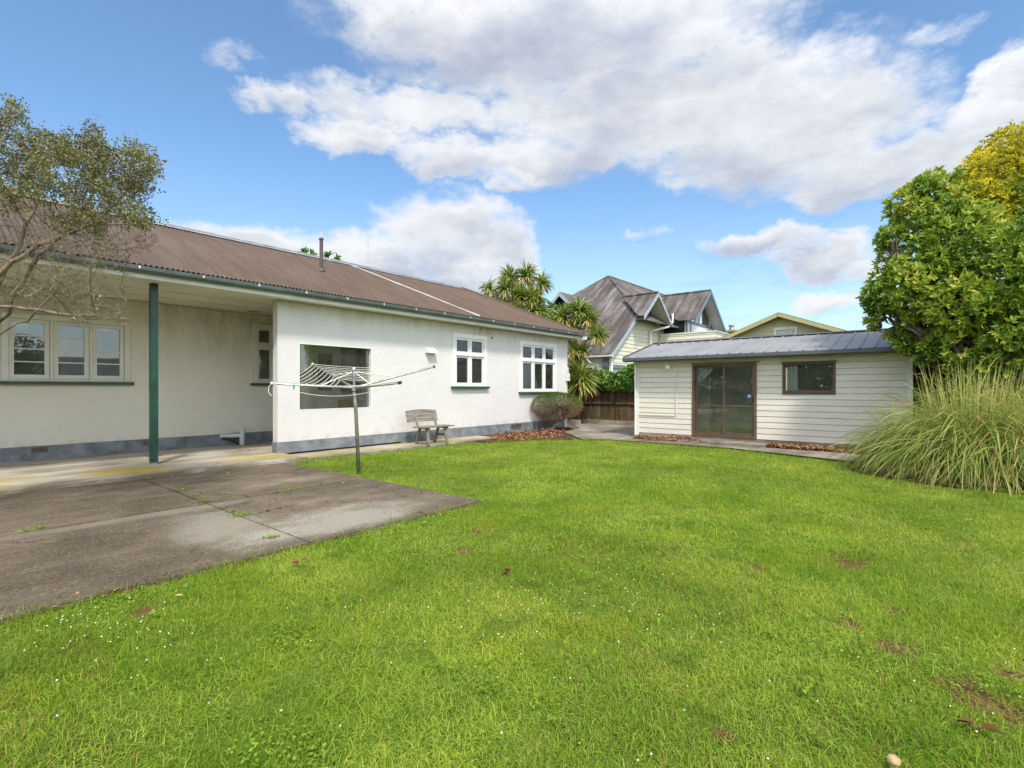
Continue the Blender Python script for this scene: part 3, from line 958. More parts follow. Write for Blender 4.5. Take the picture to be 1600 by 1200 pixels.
# porch door
mb = MB()
mb.fbox(FR, DR[0] - 0.07, -0.08, DR[2], DR[0] + 0.01, 0.03, DR[3] + 0.07)
mb.fbox(FR, DR[1] - 0.01, -0.08, DR[2], DR[1] + 0.07, 0.03, DR[3] + 0.07)
mb.fbox(FR, DR[0] + 0.01, -0.08, DR[3] - 0.01, DR[1] - 0.01, 0.03, DR[3] + 0.07)
mb.fbox(FR, DR[0] + 0.012, -0.06, DR[2], DR[1] - 0.012, -0.02, 1.3)
mb.fbox(FR, DR[0] + 0.012, -0.06, 1.3, DR[0] + 0.11, -0.02, DR[3] - 0.012)
mb.fbox(FR, DR[1] - 0.11, -0.06, 1.3, DR[1] - 0.012, -0.02, DR[3] - 0.012)
mb.fbox(FR, DR[0] + 0.11, -0.06, DR[3] - 0.12, DR[1] - 0.11, -0.02, DR[3] - 0.012)
door = mb.build('door', 'trim', house)
mb = MB(); mb.fbox(FR, DR[0] + 0.11, -0.05, 1.3, DR[1] - 0.11, -0.04, DR[3] - 0.12)
mb.build('pane', 'dark_glass', door)
mb = MB(); mb.ball((DR[1] - 0.05, 12.56, 1.15), 0.03, 10, 6)
mb.build('door_knob', 'steel', door, smooth=True)
mb = MB(); mb.box(6.78, 12.5, 0.05, 6.88, 12.595, 3.14)
mb.build('wall_batten', 'trim', house)
# plinth vents
def vent(F, u0, u1, z0, z1, n, par, gap=0.022):
    m = MB()
    m.fbox(F, u0, n, z0, u1, n + 0.012, z0 + 0.018); m.fbox(F, u0, n, z1 - 0.018, u1, n + 0.012, z1)
    m.fbox(F, u0, n, z0 + 0.018, u0 + 0.016, n + 0.012, z1 - 0.018); m.fbox(F, u1 - 0.016, n, z0 + 0.018, u1, n + 0.012, z1 - 0.018)
    x = u0 + 0.03
    while x < u1 - 0.02:
        m.fbox(F, x - 0.005, n, z0 + 0.018, x + 0.005, n + 0.009, z1 - 0.018)
        x += gap
    v = m.build('vent', 'interior_dk', par)
    m = MB(); m.fbox(F, u0 + 0.01, n - 0.002, z0 + 0.01, u1 - 0.01, n + 0.002, z1 - 0.01)
    m.build('vent_dark_backing', 'black', v)  # flat black sheet standing in for the dark behind the bars


vent(FR, 1.5, 1.74, 0.17, 0.29, 0.031, house)
vent(FR, 3.18, 3.3, 0.17, 0.29, 0.031, house)
vent(FY, 12.16, 12.7, 0.09, 0.24, 0.011, house, 0.05)
# wall hood over an extractor
mb = MB()
u0, u1 = 8.72, 9.02
mb.hexa([(u0, 10.2, 2.27), (u1, 10.2, 2.27), (u1, 10.04, 2.27), (u0, 10.04, 2.27), (u0, 10.2, 2.42), (u1, 10.2, 2.42), (u1, 10.05, 2.30), (u0, 10.05, 2.30)])
mb.build('extractor_hood', 'trim', house, bevel=0.004)
mb = MB(); mb.tube([(11.3, 10.2, 2.87), (11.3, 10.15, 2.87)], 0.03, 10)
mb.build('wall_fitting', 'steel', house)
mb = MB(); mb.tube([(4.66, 12.56, 0.26), (5.07, 12.38, 0.26)], 0.045, 12)
mb.tube([(5.07, 12.38, 0.045), (5.07, 12.38, 0.42)], 0.055, 12)
mb.build('waste_pipe', 'pvc', house, smooth=False)
mb = MB(); mb.tube([(4.7, 12.5, 0.21), (4.9, 12.44, 0.14), (5.02, 12.42, 0.05)], 0.02, 8)
mb.build('hose_tail', 'black', house)
mb = MB(); mb.box(15.25, 10.08, 1.62, 15.36, 10.19, 1.9)
mb.tube([(15.3, 10.13, 1.9), (15.3, 10.13, 2.05), (15.33, 10.15, 2.1)], 0.02, 8)
mb.build('meter_box', 'pvc', house, bevel=0.006)
mb = MB(); mb.box(15.375, 10.25, 0.0, 15.44, 10.32, 3.2)
mb.build('downpipe', 'pvc', house)
mb = MB(); mb.tube([(10.75, 10.16, 3.12), (10.77, 10.12, 3.05), (10.72, 10.14, 2.97), (10.74, 10.17, 2.93)], 0.008, 6)
mb.build('loose_wire', 'flue', house)
for (x, y) in ((5.24, 12.19), (2.4, 12.3)):
    mb = MB(); mb.box(x - 0.14, y - 0.04, 3.137, x + 0.14, y + 0.04, 3.1405)
    mb.build('soffit_vent', 'interior_dk', house)

# things seen inside the house
def cloth(name, F, u0, u1, z0, z1, n, parent=None, folds=7, depth=0.03, taper=None, loc=None):
    mb = MB()
    nu, nz = folds * 6, 10
    for j in range(nz + 1):
        z = z1 + (z0 - z1) * j / nz
        for i in range(nu + 1):
            f = i / nu
            w = 1.0 if taper is None else 1 - taper * (j / nz) ** 1.5
            u = u0 + (u1 - u0) * f * w
            mb.v.append(tuple(F(u, n + depth * math.sin(f * folds * 2 * PI + 0.5 * j / nz) * (0.6 + 0.4 * math.sin(3 * f + j * .1)), z)))
    for j in range(nz):
        for i in range(nu):
            a = j * (nu + 1) + i
            mb.f.append((a, a + 1, a + nu + 2, a + nu + 1))
    return mb.build(name, 'curtain', parent, loc, smooth=True)


o = cloth('curtain', FY, 12.78, 13.15, 1.45, 2.75, -0.28, loc=(12.9, 10.5, 1.4))
tag(o, 'pale curtain behind the left panes of the three-light bungalow window', 'curtain')
o = cloth('curtain', FY, 9.82, 10.1, 1.35, 2.75, -0.26, loc=(9.95, 10.5, 1.3))
tag(o, 'pale curtain inside the narrower two-light bungalow window', 'curtain')
for (u0, u1) in ((13.36, 13.6), (14.02, 14.2)):
    o = cloth('curtain', FY, u0, u1, 1.3, 2.75, -0.3, loc=(u0, 10.5, 1.4), folds=4)
    tag(o, 'narrow pale curtain behind the %s pane of the three-light bungalow window' % ('middle' if u0 < 14 else 'right'), 'curtain')
mb = MB(); mb.box(7.62, 12.2, 0.05, 8.2, 12.5, 1.05)
t = mb.build('wooden_box', 'orange', None, (7.9, 12.35, 0.045), 0.01)
tag(t, 'orange varnished wooden cupboard in the porch behind the big fixed window', 'cupboard')
mb = MB(); mb.box(7.66, 12.19, 0.35, 8.16, 12.199, 1.0)
d = mb.build('cupboard_door', 'orange', t)
mb = MB(); mb.ball((8.1, 12.18, 0.7), 0.018, 8, 6)
mb.build('knob', 'black', d)

# ================================================================== SHED
shed = thing('sleepout', (14.8, 3.5, 0.0), 'low cream weatherboard sleepout with grey steel roof and sliding glass door', 'sleepout')
FX = frame_x(13.35)
SD = (3.37, 4.91, 0.121, 1.98)
SW = (1.72, 2.78, 1.22, 1.955)
wall_panel('wall', FX, (0.38, 6.5), 0.12, 2.16, [SD, SW], 'board_shed', shed, 0.14, 0.012, 0.09, None, 0.010)
def ux(u, n, z): return Vector((u, 6.5 + n, z))
wall_panel('end_wall', ux, None, 0.12, 2.7, [], 'board_shed', shed, 0.145, 0.02, 0.09, lambda z: (13.44 + max(0, (z - 2.16) / 0.27), 16.66 - max(0, (z - 2.16) / 0.27)))
def ux2(u, n, z): return Vector((u, 0.38 - n, z))
wall_panel('end_wall', ux2, None, 0.12, 2.7, [], 'board_shed', shed, 0.145, 0.02, 0.09, lambda z: (13.44 + max(0, (z - 2.16) / 0.27), 16.66 - max(0, (z - 2.16) / 0.27)))
wall_panel('back_wall', lambda u, n, z: Vector((16.7 + n, u, z)), (0.38, 6.5), 0.12, 2.16, [(1.0, 1.9, 0.95, 1.95), (3.1, 4.0, 0.95, 1.95)], 'board_shed', shed, None, 0, 0.1)  # unseen back openings added to brighten the dark interior
mb = MB(); mb.box(13.345, 0.36, -0.06, 16.7, 6.52, 0.118); mb.build('foundation', 'path', shed, bevel=0.004)
mb = MB(); mb.box(13.45, 0.5, 0.119, 16.55, 6.4, 0.135); mb.build('carpet', 'carpet', shed)
mb = MB()
mb.box(16.5, 4.05, 0.136, 16.59, 6.4, 2.1); mb.box(16.5, 0.48, 0.136, 16.59, 4.05, 0.94); mb.box(16.5, 1.95, 0.945, 16.59, 3.05, 2.1); mb.box(16.5, 0.48, 0.945, 16.59, 0.95, 2.1); mb.box(13.46, 6.3, 0.136, 16.49, 6.4, 2.1); mb.box(13.46, 0.48, 0.136, 16.49, 0.58, 2.1)
mb.box(13.46, 0.6, 2.105, 16.5, 6.3, 2.14)
mb.build('lining', 'interior', shed)
mb = MB(); mb.box(14.9, 5.0, 0.15, 14.96, 5.75, 2.0)
mb.build('inner_partition', 'interior', shed)
mb = MB(); mb.box(13.318, 6.44, 0.03, 13.45, 6.56, 2.1); mb.build('corner_board', 'trim', shed, bevel=0.003)
mb = MB(); mb.box(13.322, 0.36, 0.1, 13.45, 0.44, 2.1); mb.build('corner_board', 'trim', shed, bevel=0.003)
mb = MB(); mb.box(13.30, 6.33, 0.0, 13.316, 6.5, 0.05); mb.tube([(13.285, 6.52, 0.02), (13.285, 6.52, 2.1)], 0.03, 10)
mb.build('downpipe', 'pvc', shed)
# shed roof
def sz(X): return 2.2 + (X - 12.95) * 0.262
sr = corrugated('roof', [(12.95, 0.2, sz(12.95)), (12.95, 6.7, sz(12.95)), (15.05, 6.7, sz(15.05)), (15.05, 0.2, sz(15.05))], (0, 1, 0), 'shedroof', shed, 0.265, 0.02, 'trap', 0.006)
corrugated('roof_back', [(17.15, 6.7, sz(12.95)), (17.15, 0.2, sz(12.95)), (15.05, 0.2, sz(15.05)), (15.05, 6.7, sz(15.05))], (0, 1, 0), 'shedroof', shed, 0.265, 0.02, 'trap', 0.006)
mb = MB()
mb.beam((14.98, 0.18, sz(14.98) + 0.034), (14.98, 6.72, sz(14.98) + 0.034), 0.16, 0.006, (-0.262, 0, 1))
mb.beam((15.12, 0.18, sz(14.98) + 0.034), (15.12, 6.72, sz(14.98) + 0.034), 0.16, 0.006, (0.262, 0, 1))
mb.build('ridge_cap', 'shedtrim', sr)
for yy in (6.715, 0.185):
    mb = MB()
    mb.beam((12.93, yy, sz(12.93) - 0.03), (15.05, yy, sz(15.05) - 0.03), 0.025, 0.13, (-0.262, 0, 1))
    mb.beam((17.17, yy, sz(12.93) - 0.03), (15.05, yy, sz(15.05) - 0.031), 0.024, 0.13, (0.262, 0, 1))
    mb.build('barge_board', 'shedtrim', sr)
sg = gutter_profile('gutter', (12.975, 0.2, 2.095), (12.975, 6.71, 2.095), (-1, 0, 0), [(0, 0.095), (0, 0), (0.08, 0), (0.1, 0.02), (0.1, 0.085), (0.085, 0.098), (0.08, 0.09)], 'shedtrim', shed)
mb = MB(); mb.box(12.87, 6.7, 2.095, 12.975, 6.712, 2.185); mb.build('gutter_stop', 'shedtrim', sg)
mb = MB(); mb.box(12.98, 0.21, 2.08, 13.0, 6.7, 2.19); mb.build('fascia', 'shedtrim', shed)
mb = MB(); mb.box(13.003, 0.38, 2.1, 13.33, 6.69, 2.115); mb.build('soffit', 'board_shed', shed)
# sliding door
mb = MB()
mb.fbox(FX, SD[0] - 0.02, -0.09, SD[2], SD[0] + 0.045, 0.032, SD[3] + 0.02)
mb.fbox(FX, SD[1] - 0.045, -0.09, SD[2], SD[1] + 0.02, 0.032, SD[3] + 0.02)
mb.fbox(FX, SD[0] + 0.045, -0.09, SD[3] - 0.04, SD[1] - 0.045, 0.032, SD[3] + 0.02)
mb.fbox(FX, SD[0] + 0.045, -0.09, SD[2], SD[1] - 0.045, 0.032, SD[2] + 0.05)
mb.fbox(FX, SD[0] - 0.09, 0.0, SD[3] + 0.021, SD[1] + 0.07, 0.05, SD[3] + 0.032)
mb.build('door_frame', 'brown_al', shed, bevel=0.002)
for (a, b, n) in ((4.12, 4.864, -0.05), (3.416, 4.16, -0.015)):
    m = MB()
    z0, z1 = SD[2] + 0.052, SD[3] - 0.042
    m.fbox(FX, a, n - 0.03, z0, a + 0.045, n, z1); m.fbox(FX, b - 0.045, n - 0.03, z0, b, n, z1)
    m.fbox(FX, a + 0.045, n - 0.03, z0, b - 0.045, n - 0.002, z0 + 0.06); m.fbox(FX, a + 0.045, n - 0.03, z1 - 0.045, b - 0.045, n - 0.002, z1)
    m.fbox(FX, a + 0.045, n - 0.03, 0.89, b - 0.045, n - 0.003, 0.925)
    pnl = m.build('sliding_door', 'brown_al', shed, bevel=0.0015)
    m = MB(); m.fbox(FX, a + 0.04, n - 0.018, z0 + 0.05, b - 0.04, n - 0.013, z1 - 0.04)
    m.build('pane', 'glass', pnl)
m = MB(); m.fbox(FX, 3.425, -0.014, 1.0, 3.455, 0.02, 1.14); m.fbox(FX, 3.43, 0.02, 1.03, 3.45, 0.035, 1.11)
m.build('handle', 'black', pnl, bevel=0.003)
m = MB(); m.tube([FX(3.53, -0.028, 1.16), FX(3.53, -0.026, 1.16)], 0.042, 16)
m.build('sticker', 'sticker', pnl)
# shed window
m = MB()
m.fbox(FX, SW[0] - 0.005, -0.07, SW[2] - 0.005, SW[0] + 0.05, 0.03, SW[3] + 0.005); m.fbox(FX, SW[1] - 0.05, -0.07, SW[2] - 0.005, SW[1] + 0.005, 0.03, SW[3] + 0.005)
m.fbox(FX, SW[0] + 0.05, -0.07, SW[2] - 0.005, SW[1] - 0.05, 0.03, SW[2] + 0.055); m.fbox(FX, SW[0] + 0.05, -0.07, SW[3] - 0.045, SW[1] - 0.05, 0.03, SW[3] + 0.005)
m.fbox(FX, SW[0] - 0.05, 0.0, SW[3] + 0.006, SW[1] + 0.05, 0.05, SW[3] + 0.018)
wn = m.build('window', 'brown_dk', shed, bevel=0.002)
m = MB(); m.fbox(FX, SW[0] + 0.045, -0.03, SW[2] + 0.05, SW[1] - 0.045, -0.025, SW[3] - 0.04); m.build('pane', 'glass', wn)
m = MB()
for (a, b, c, d) in ((SW[0] + 0.05, SW[1] - 0.05, SW[2] + 0.055, SW[2] + 0.085),):
    m.fbox(FX, a, -0.024, c, b, 0.005, d)
m.build('sash', 'brown_al', wn)
m = MB(); m.tube([FX(5.36, 0.03, 1.85), FX(5.36, 0.03, 0.64), FX(5.40, 0.03, 0.62), FX(6.5, 0.03, 0.62)], 0.011, 8)
m.tube([FX(5.36, 0.02, 1.87), FX(5.36, 0.05, 1.87)], 0.03, 12)
m.build('conduit', 'trim', shed)
m = MB(); m.tube([FX(5.56, 0.0, 1.9), FX(5.56, 0.05, 1.9)], 0.045, 14); m.ball(FX(5.56, 0.1, 1.93), 0.075, 16, 12)
m.build('globe_lamp', 'bulb', shed, smooth=True)
o = cloth('curtain', FX, 4.86, 4.42, 1.5, 1.93, -0.16, None, 7, 0.02, 0.85, (13.5, 4.7, 1.4))
tag(o, 'pale blue curtain gathered in the corner of the sleepout sliding door', 'curtain')
o = cloth('curtain', FX, 2.71, 2.50, 1.27, 1.9, -0.13, None, 4, 0.02, -0.1, (13.5, 2.6, 1.2))
tag(o, 'pale blue curtain at the left side of the small sleepout window', 'curtain')

# ================================================================== CLOTHESLINE
cl0 = on_z(561, 737, 0)
HB = at(553, 606, 8.3)
cl = thing('clothesline', (cl0.x, cl0.y, 0), 'rotary clothesline with four tilted grey arms on a leaning pole beside the patio', 'clothesline')
TOPc = at(553, 578, 8.3)
m = MB(); m.tube([(cl0.x, cl0.y, -0.15), at(556, 640, 8.3), at(553.3, 612, 8.3)], [0.03, 0.03, 0.028], 12)
m.build('pole', plain('mossy_steel', (0.17, 0.18, 0.13), 0.6, 0.3, 10), cl, smooth=True)
m = MB(); m.tube([at(553.3, 612, 8.3), TOPc], 0.022, 12); m.build('mast', 'steel', cl, smooth=True)
m = MB(); m.ball(TOPc, 0.04, 10, 8, (1, 1, 1.3)); m.tube([TOPc - Vector((0, 0, 0.12)), TOPc - Vector((0, 0, 0.02))], 0.034, 12)
m.build('top_collar', 'steel', cl)
m = MB(); m.tube([HB - Vector((0, 0, 0.05)), HB + Vector((0, 0, 0.04))], 0.04, 12)
m.build('hub', 'steel', cl)
tips = {'A': at(424, 599, 7.65), 'B': at(489, 569, 9.5), 'C': at(678, 573, 9.0), 'D': at(625, 598, 7.15)}
def arm_pt(k, f): return HB.lerp(tips[k], f)
for k in 'ABCD':
    m = MB(); m.tube([arm_pt(k, 0.02), tips[k]], 0.019, 8)
    a = m.build('arm', 'steel', cl)
    m = MB(); m.tube([arm_pt(k, 0.985), arm_pt(k, 1.012)], 0.024, 8); m.build('end_cap', 'black' if k in 'CD' else 'pale_line', a)
    m = MB(); m.tube([TOPc - Vector((0, 0, 0.03)), arm_pt(k, 0.44 if k in 'AD' else 0.5)], 0.009, 6); m.build('strut', 'pvc', cl)
def sagline(a, b, sag, n=12):
    return [a.lerp(b, i / n) - Vector((0, 0, sag * 4 * (i / n) * (1 - i / n))) for i in range(n + 1)]
for (p, q, fs, sag, r) in (('A', 'B', (1, .92, .84, .76, .68, .6, .52, .45, .38, .31), 0.07, 0.0035), ('B', 'C', (1, .9, .82, .74, .66, .58, .5, .43, .36), 0.045, 0.003), ('C', 'D', (1, .9, .8, .7, .6, .5), 0.01, 0.0015)):
    m = MB()
    for f in fs:
        m.tube(sagline(arm_pt(p, f), arm_pt(q, f), sag * (0.4 + 0.6 * f)), r * 1.35, 5, False)
    m.build('line', 'pale_line', cl)
m = MB()
for f in (0.97, 0.9, 0.84, 0.78): m.tube(sagline(arm_pt('A', f), arm_pt('D', f), 0.015 + 0.03 * f), 0.0045, 5, False)
m.tube(sagline(arm_pt('A', 0.99), arm_pt('D', 0.99), 0.19, 18), 0.0035, 5, False)
tA = tips['A']
m.tube([tA, tA + Vector((-0.03, 0.02, -0.06)), tA + Vector((-0.035, 0.02, -0.13)), tA + Vector((0.0, -0.01, -0.19))], 0.005, 5)
m.build('line', 'pale_line', cl)
pg = sagline(arm_pt('A', 0.97), arm_pt('D', 0.97), 0.045)[2]
m = MB(); m.box(pg.x - 0.006, pg.y - 0.006, pg.z - 0.07, pg.x + 0.006, pg.y + 0.006, pg.z + 0.02); m.box(pg.x + 0.007, pg.y - 0.005, pg.z - 0.05, pg.x + 0.016, pg.y + 0.005, pg.z + 0.0)
o = m.build('clothes_peg', plain('green_peg', (0.0, 0.35, 0.22), 0.4), None, tuple(pg), 0.001)
tag(o, 'small green plastic peg clipped to the sagging clothesline', 'clothes peg')

# ================================================================== BENCH
bx0, bx1 = 7.86, 8.76
bn = thing('garden_bench', (8.3, 9.5, 0), 'weathered grey timber garden bench with curved backrest against the white wall', 'bench')
m = MB()
for i, y in enumerate((9.27, 9.375, 9.48, 9.585)):
    m.box(bx0 + 0.03 * (i % 2), y, 0.405, bx1 + 0.12 - 0.03 * (i % 2), y + 0.093, 0.435)
m.build('seat', 'bench', bn, bevel=0.006)
m = MB()
n = 14
for (z0, z1, arch) in ((0.535, 0.625, 0), (0.635, 0.725, 0), (0.733, 0.80, 1)):
    for i in range(n):
        xa, xb = bx0 - 0.08 + (bx1 - bx0 + 0.06) * i / n, bx0 - 0.08 + (bx1 - bx0 + 0.06) * (i + 1) / n
        f = lambda q: (0.035 * (1 - (2 * q / n - 1) ** 2) if arch else 0)
        ya = lambda z: 9.70 + (z - 0.43) * 0.28
        m.hexa([(xa, ya(z0), z0), (xb, ya(z0), z0), (xb, ya(z0) + 0.028, z0), (xa, ya(z0) + 0.028, z0),
                (xa, ya(z1), z1 + f(i)), (xb, ya(z1), z1 + f(i + 1)), (xb, ya(z1) + 0.028, z1 + f(i + 1)), (xa, ya(z1) + 0.028, z1 + f(i))])
m.build('backrest', 'bench', bn)
for x in (bx0 + 0.19, bx1 - 0.12):
    m = MB(); m.beam((x, 9.67, 0.40), (x, 9.83, 0.78), 0.05, 0.04, (0, 1, 0)); m.build('back_post', 'bench_leg', bn)
    m = MB(); m.beam((x, 9.37, 0.40), (x, 9.27, -0.01), 0.06, 0.045, (0, 1, 0)); m.build('leg', 'bench_leg', bn)
    m = MB(); m.beam((x, 9.60, 0.40), (x, 9.75, -0.01), 0.06, 0.045, (0, 1, 0)); m.build('leg', 'bench_leg', bn)
    m = MB(); m.beam((x + 0.035, 9.29, 0.385), (x + 0.035, 9.68, 0.385), 0.03, 0.05); m.beam((x + 0.035, 9.33, 0.20), (x + 0.035, 9.66, 0.20), 0.025, 0.07)
    m.build('brace', 'bench_leg', bn)

# ================================================================== FENCES
def paling_fence(name, X, y0, y1, top, label, mat='fence', pal=0.15, dz=0.0):
    f = thing(name, (X, (y0 + y1) / 2, 0), label, 'fence')
    m = MB()
    y = y0
    while y < y1:
        h = top + random.uniform(-0.03, 0.03)
        t = random.uniform(-0.006, 0.006)
        m.hexa([(X + t, y - 0.006, dz), (X + t, y + pal + 0.006, dz), (X + t + 0.02, y + pal + 0.006, dz), (X + t + 0.02, y - 0.006, dz),
                (X + t, y - 0.006, h), (X + t, y + pal + 0.006, h + 0.01), (X + t + 0.02, y + pal + 0.006, h + 0.01), (X + t + 0.02, y - 0.006, h)])
        y += pal
    m.build('palings', mat, f)
    for z in (0.78, top - 0.06):
        m = MB(); m.box(X - 0.06, y0, z - 0.035, X - 0.01, y1, z + 0.035); m.build('rail', mat, f)
    y = y0 + 0.4
    while y < y1:
        m = MB(); m.box(X + 0.03, y, -0.1, X + 0.12, y + 0.1, top - 0.04); m.build('post', mat, f)
        y += 2.2
    return f


paling_fence('paling_fence', 17.85, 6.6, 14.6, 1.36, 'dark mossy paling fence topped with ivy between the bungalow and sleepout')
paling_fence('boundary_fence', 14.0, -8.0, 0.34, 2.32, 'tall dark boundary fence behind the big tree and tussock', 'fence', 0.15)
mw = thing('carport', (15.5, -1.3, 0), 'low grey carport edge half hidden behind the green tree', 'carport')
m = MB(); m.box(14.4, -3.4, 2.02, 17.5, 0.15, 2.1); m.build('roof', 'shedroof', mw)
m = MB(); m.box(14.36, -3.42, 1.98, 14.4, 0.17, 2.14); m.build('fascia', 'shedtrim', mw)
for y in (-3.3, 0.0):
    m = MB(); m.box(14.5, y, -0.1, 14.6, y + 0.1, 2.02); m.build('post', 'shedtrim', mw)
    m = MB(); m.box(17.3, y, -0.1, 17.4, y + 0.1, 2.02); m.build('post', 'shedtrim', mw)
# gully beside the shrub
m = MB(); m.box(15.3, 9.8, -0.05, 15.65, 9.86, 0.22); m.box(15.3, 10.05, -0.05, 15.65, 10.11, 0.22); m.box(15.59, 9.86, -0.05, 15.65, 10.05, 0.22); m.box(15.3, 9.86, -0.05, 15.36, 10.05, 0.22)
g = m.build('gully_trap', 'path', None, (15.5, 9.95, 0), 0.008)
tag(g, 'small square concrete drain surround at the far corner of the bungalow', 'drain')
m = MB(); m.tube([(14.9, 9.98, 0.0), (14.9, 9.98, 0.62)], 0.05, 12)
g = m.build('vent_pipe', 'pvc', None, (14.9, 9.98, 0))
tag(g, 'short white drain pipe standing behind the twisted shrub trunk', 'pipe')

# ================================================================== NEIGHBOUR, TWO STOREYS
nb = thing('gabled_house', (27.0, 14.0, 0.0), 'two-storey cream weatherboard house with steep weathered iron roof and gables', 'house')
K = 0.79
def nzX(X): return 8.26 - K * (27.9 - X)
def nzY(Y): return 8.26 - K * (15.5 - Y)
AP = (27.9, 15.5, 8.26)
RK = dict(pitch=0.30, amp=0.018, kind='trap', thick=0.03)
nr = corrugated('roof', [AP, (23.5, 11.1, nzX(23.5)), (23.5, 19.9, nzX(23.5))], (0, 1, 0), 'old_roof_y', nb, **RK)
corrugated('roof', [(23.5, 11.6, nzX(23.5)), (21.2, 11.6, nzX(21.2)), (21.2, 22.2, nzX(21.2)), (23.5, 19.9, nzX(23.5))], (0, 1, 0), 'old_roof_y', nb, **RK)
corrugated('roof', [AP, (40, 15.5, 8.26), (40, 11.1, nzY(11.1)), (23.5, 11.1, nzY(11.1))], (1, 0, 0), 'old_roof_x', nb, **RK)
corrugated('roof', [AP, (40, 15.5, 8.26), (40, 22.2, nzX(21.2)), (21.2, 22.2, nzX(21.2))], (1, 0, 0), 'old_roof_x', nb, **RK)
def caps(pts, r, mat, par, name='ridge_cap'):
    for a, b in pts:
        m = MB(); m.tube([a, b], r, 6); m.build(name, mat, par)
caps([(AP, (40, 15.5, 8.28)), (AP, (23.5, 11.1, nzX(23.5) + 0.03)), (AP, (21.2, 22.2, nzX(21.2) + 0.03))], 0.07, 'old_roof_x', nr)
m = MB(); m.slab([(23.52, 11.57, nzX(23.52) - 0.02), (21.18, 11.57, nzX(21.18) - 0.02), (21.18, 11.57, nzX(21.18) - 0.22), (23.52, 11.57, nzX(23.52) - 0.22)], 0.03)
m.slab([(23.98, 11.56, 5.13), (23.5, 11.56, nzX(23.5)), (23.5, 11.56, nzX(23.5) - 0.22), (23.98, 11.56, 4.93)], 0.03)
m.build('barge_board', 'bluetrim_lt', nb)
FG = frame_y(11.85)
wall_panel('wall', FG, None, 0.0, 4.9, [(21.62, 22.9, 1.3, 2.42)], 'board_cream', nb, 0.2, 0.025, 0.1, lambda z: (21.5 if z < nzX(21.5) - 0.1 else 21.5 + (z - nzX(21.5) + 0.1) / K, 32.0))
FL = frame_x(21.5)
wall_panel('wall', FL, (11.9, 21.8), 0.0, 3.1, [(12.7, 13.4, 0.9, 2.45)], 'board_cream', nb, 0.2, 0.025, 0.1)
for (F, u0, u1, z0, z1, mt) in ((FG, 21.62, 22.9, 1.3, 2.42, 'bluetrim'), (FL, 12.7, 13.4, 0.9, 2.45, 'trim')):
    m = MB(); t_ = 0.09
    m.fbox(F, u0 - 0.05, -0.05, z0 - 0.05, u0 + t_, 0.05, z1 + 0.08); m.fbox(F, u1 - t_, -0.05, z0 - 0.05, u1 + 0.05, 0.05, z1 + 0.08)
    m.fbox(F, u0 + t_, -0.05, z1 - t_, u1 - t_, 0.05, z1 + 0.08); m.fbox(F, u0 + t_, -0.05, z0 - 0.05, u1 - t_, 0.05, z0 + t_)
    w = m.build('window', mt, nb)
    m = MB(); m.fbox(F, u0 + t_ - 0.02, -0.03, z0 + t_ - 0.02, u1 - t_ + 0.02, -0.02, z1 - t_ + 0.02)
    m.build('pane', M['dark_glass'] if mt == 'trim' else plain('sky_tinted_pane', (0.3, 0.36, 0.4), 0.08), w)  # sky reflection put into the pale blue of one pane
m = MB(); m.box(21.42, 11.74, 0, 21.56, 11.86, 2.95); m.build('corner_board', 'white', nb)
m = MB(); m.box(21.40, 11.9, 0, 21.47, 12.2, 2.95); m.build('corner_board', 'bluetrim', nb)
gutter_profile('gutter', (21.15, 11.5, 2.82), (21.15, 22.2, 2.82), (-1, 0, 0), [(0, 0.1), (0, 0), (0.08, 0), (0.11, 0.03), (0.11, 0.1)], 'trim', nb)
m = MB(); m.tube([(21.1, 12.9, 2.8), (21.15, 12.75, 2.6), (21.4, 12.5, 2.5), (21.42, 12.5, 0.1)], 0.045, 8); m.build('downpipe', 'trim', nb)
# small front gable
GY = 11.0
nr2 = corrugated('gable_roof', [(25.0, GY, 6.28), (25.0, 13.0, 6.28), (23.4, 11.35, 4.96), (23.4, GY, 4.96)], (0, 1, 0), 'old_roof_y', nb, **RK)
corrugated('gable_roof', [(25.0, GY, 6.28), (25.0, 13.0, 6.28), (26.6, 11.35, 4.96), (26.6, GY, 4.96)], (0, 1, 0), 'old_roof_y', nb, **RK)
caps([((25.0, GY, 6.32), (25.0, 13.0, 6.32))], 0.06, 'old_roof_y', nr2)
def barge(pk, l, r, y, mat, par, h=0.2):
    m = MB()
    for q in (l, r):
        m.slab([(pk[0], y, pk[1]), (q[0], y, q[1]), (q[0], y, q[1] - h), (pk[0], y, pk[1] - h)], 0.035)
    m.build('barge_board', mat, par)
barge((25.0, 6.27), (23.36, 4.93), (26.64, 4.93), GY - 0.02, 'bluetrim_lt', nr2)
m = MB()
m.slab([(25.0, GY + .01, 6.2), (25.0, 11.84, 6.2), (26.6, 11.84, 4.88), (26.6, GY + .01, 4.88)], 0.02)
m.build('gable_soffit', 'trim', nr2)
m = MB(); m.slab([(23.6, 11.80, 4.85), (26.4, 11.80, 4.85), (25.0, 11.80, 6.1)], 0.04); m.build('gable_wall', 'dark_glass', nb)  # infill coloured dark for the shade under the deep gable
m = MB(); m.box(23.5, 11.74, 4.78, 26.6, 11.79, 4.98); m.beam((25.0, 11.77, 4.95), (25.0, 11.77, 6.1), 0.1, 0.05, (0, 1, 0)); m.build('gable_timber', 'bluetrim', nb)
m = MB(); m.tube([(26.75, 10.95, 5.4), (26.75, 10.95, 4.95), (26.6, 11.1, 4.7), (25.9, 11.55, 4.5), (25.65, 11.72, 4.4), (25.65, 11.74, 0.1)], 0.06, 8)
m.build('downpipe', 'trim', nb)
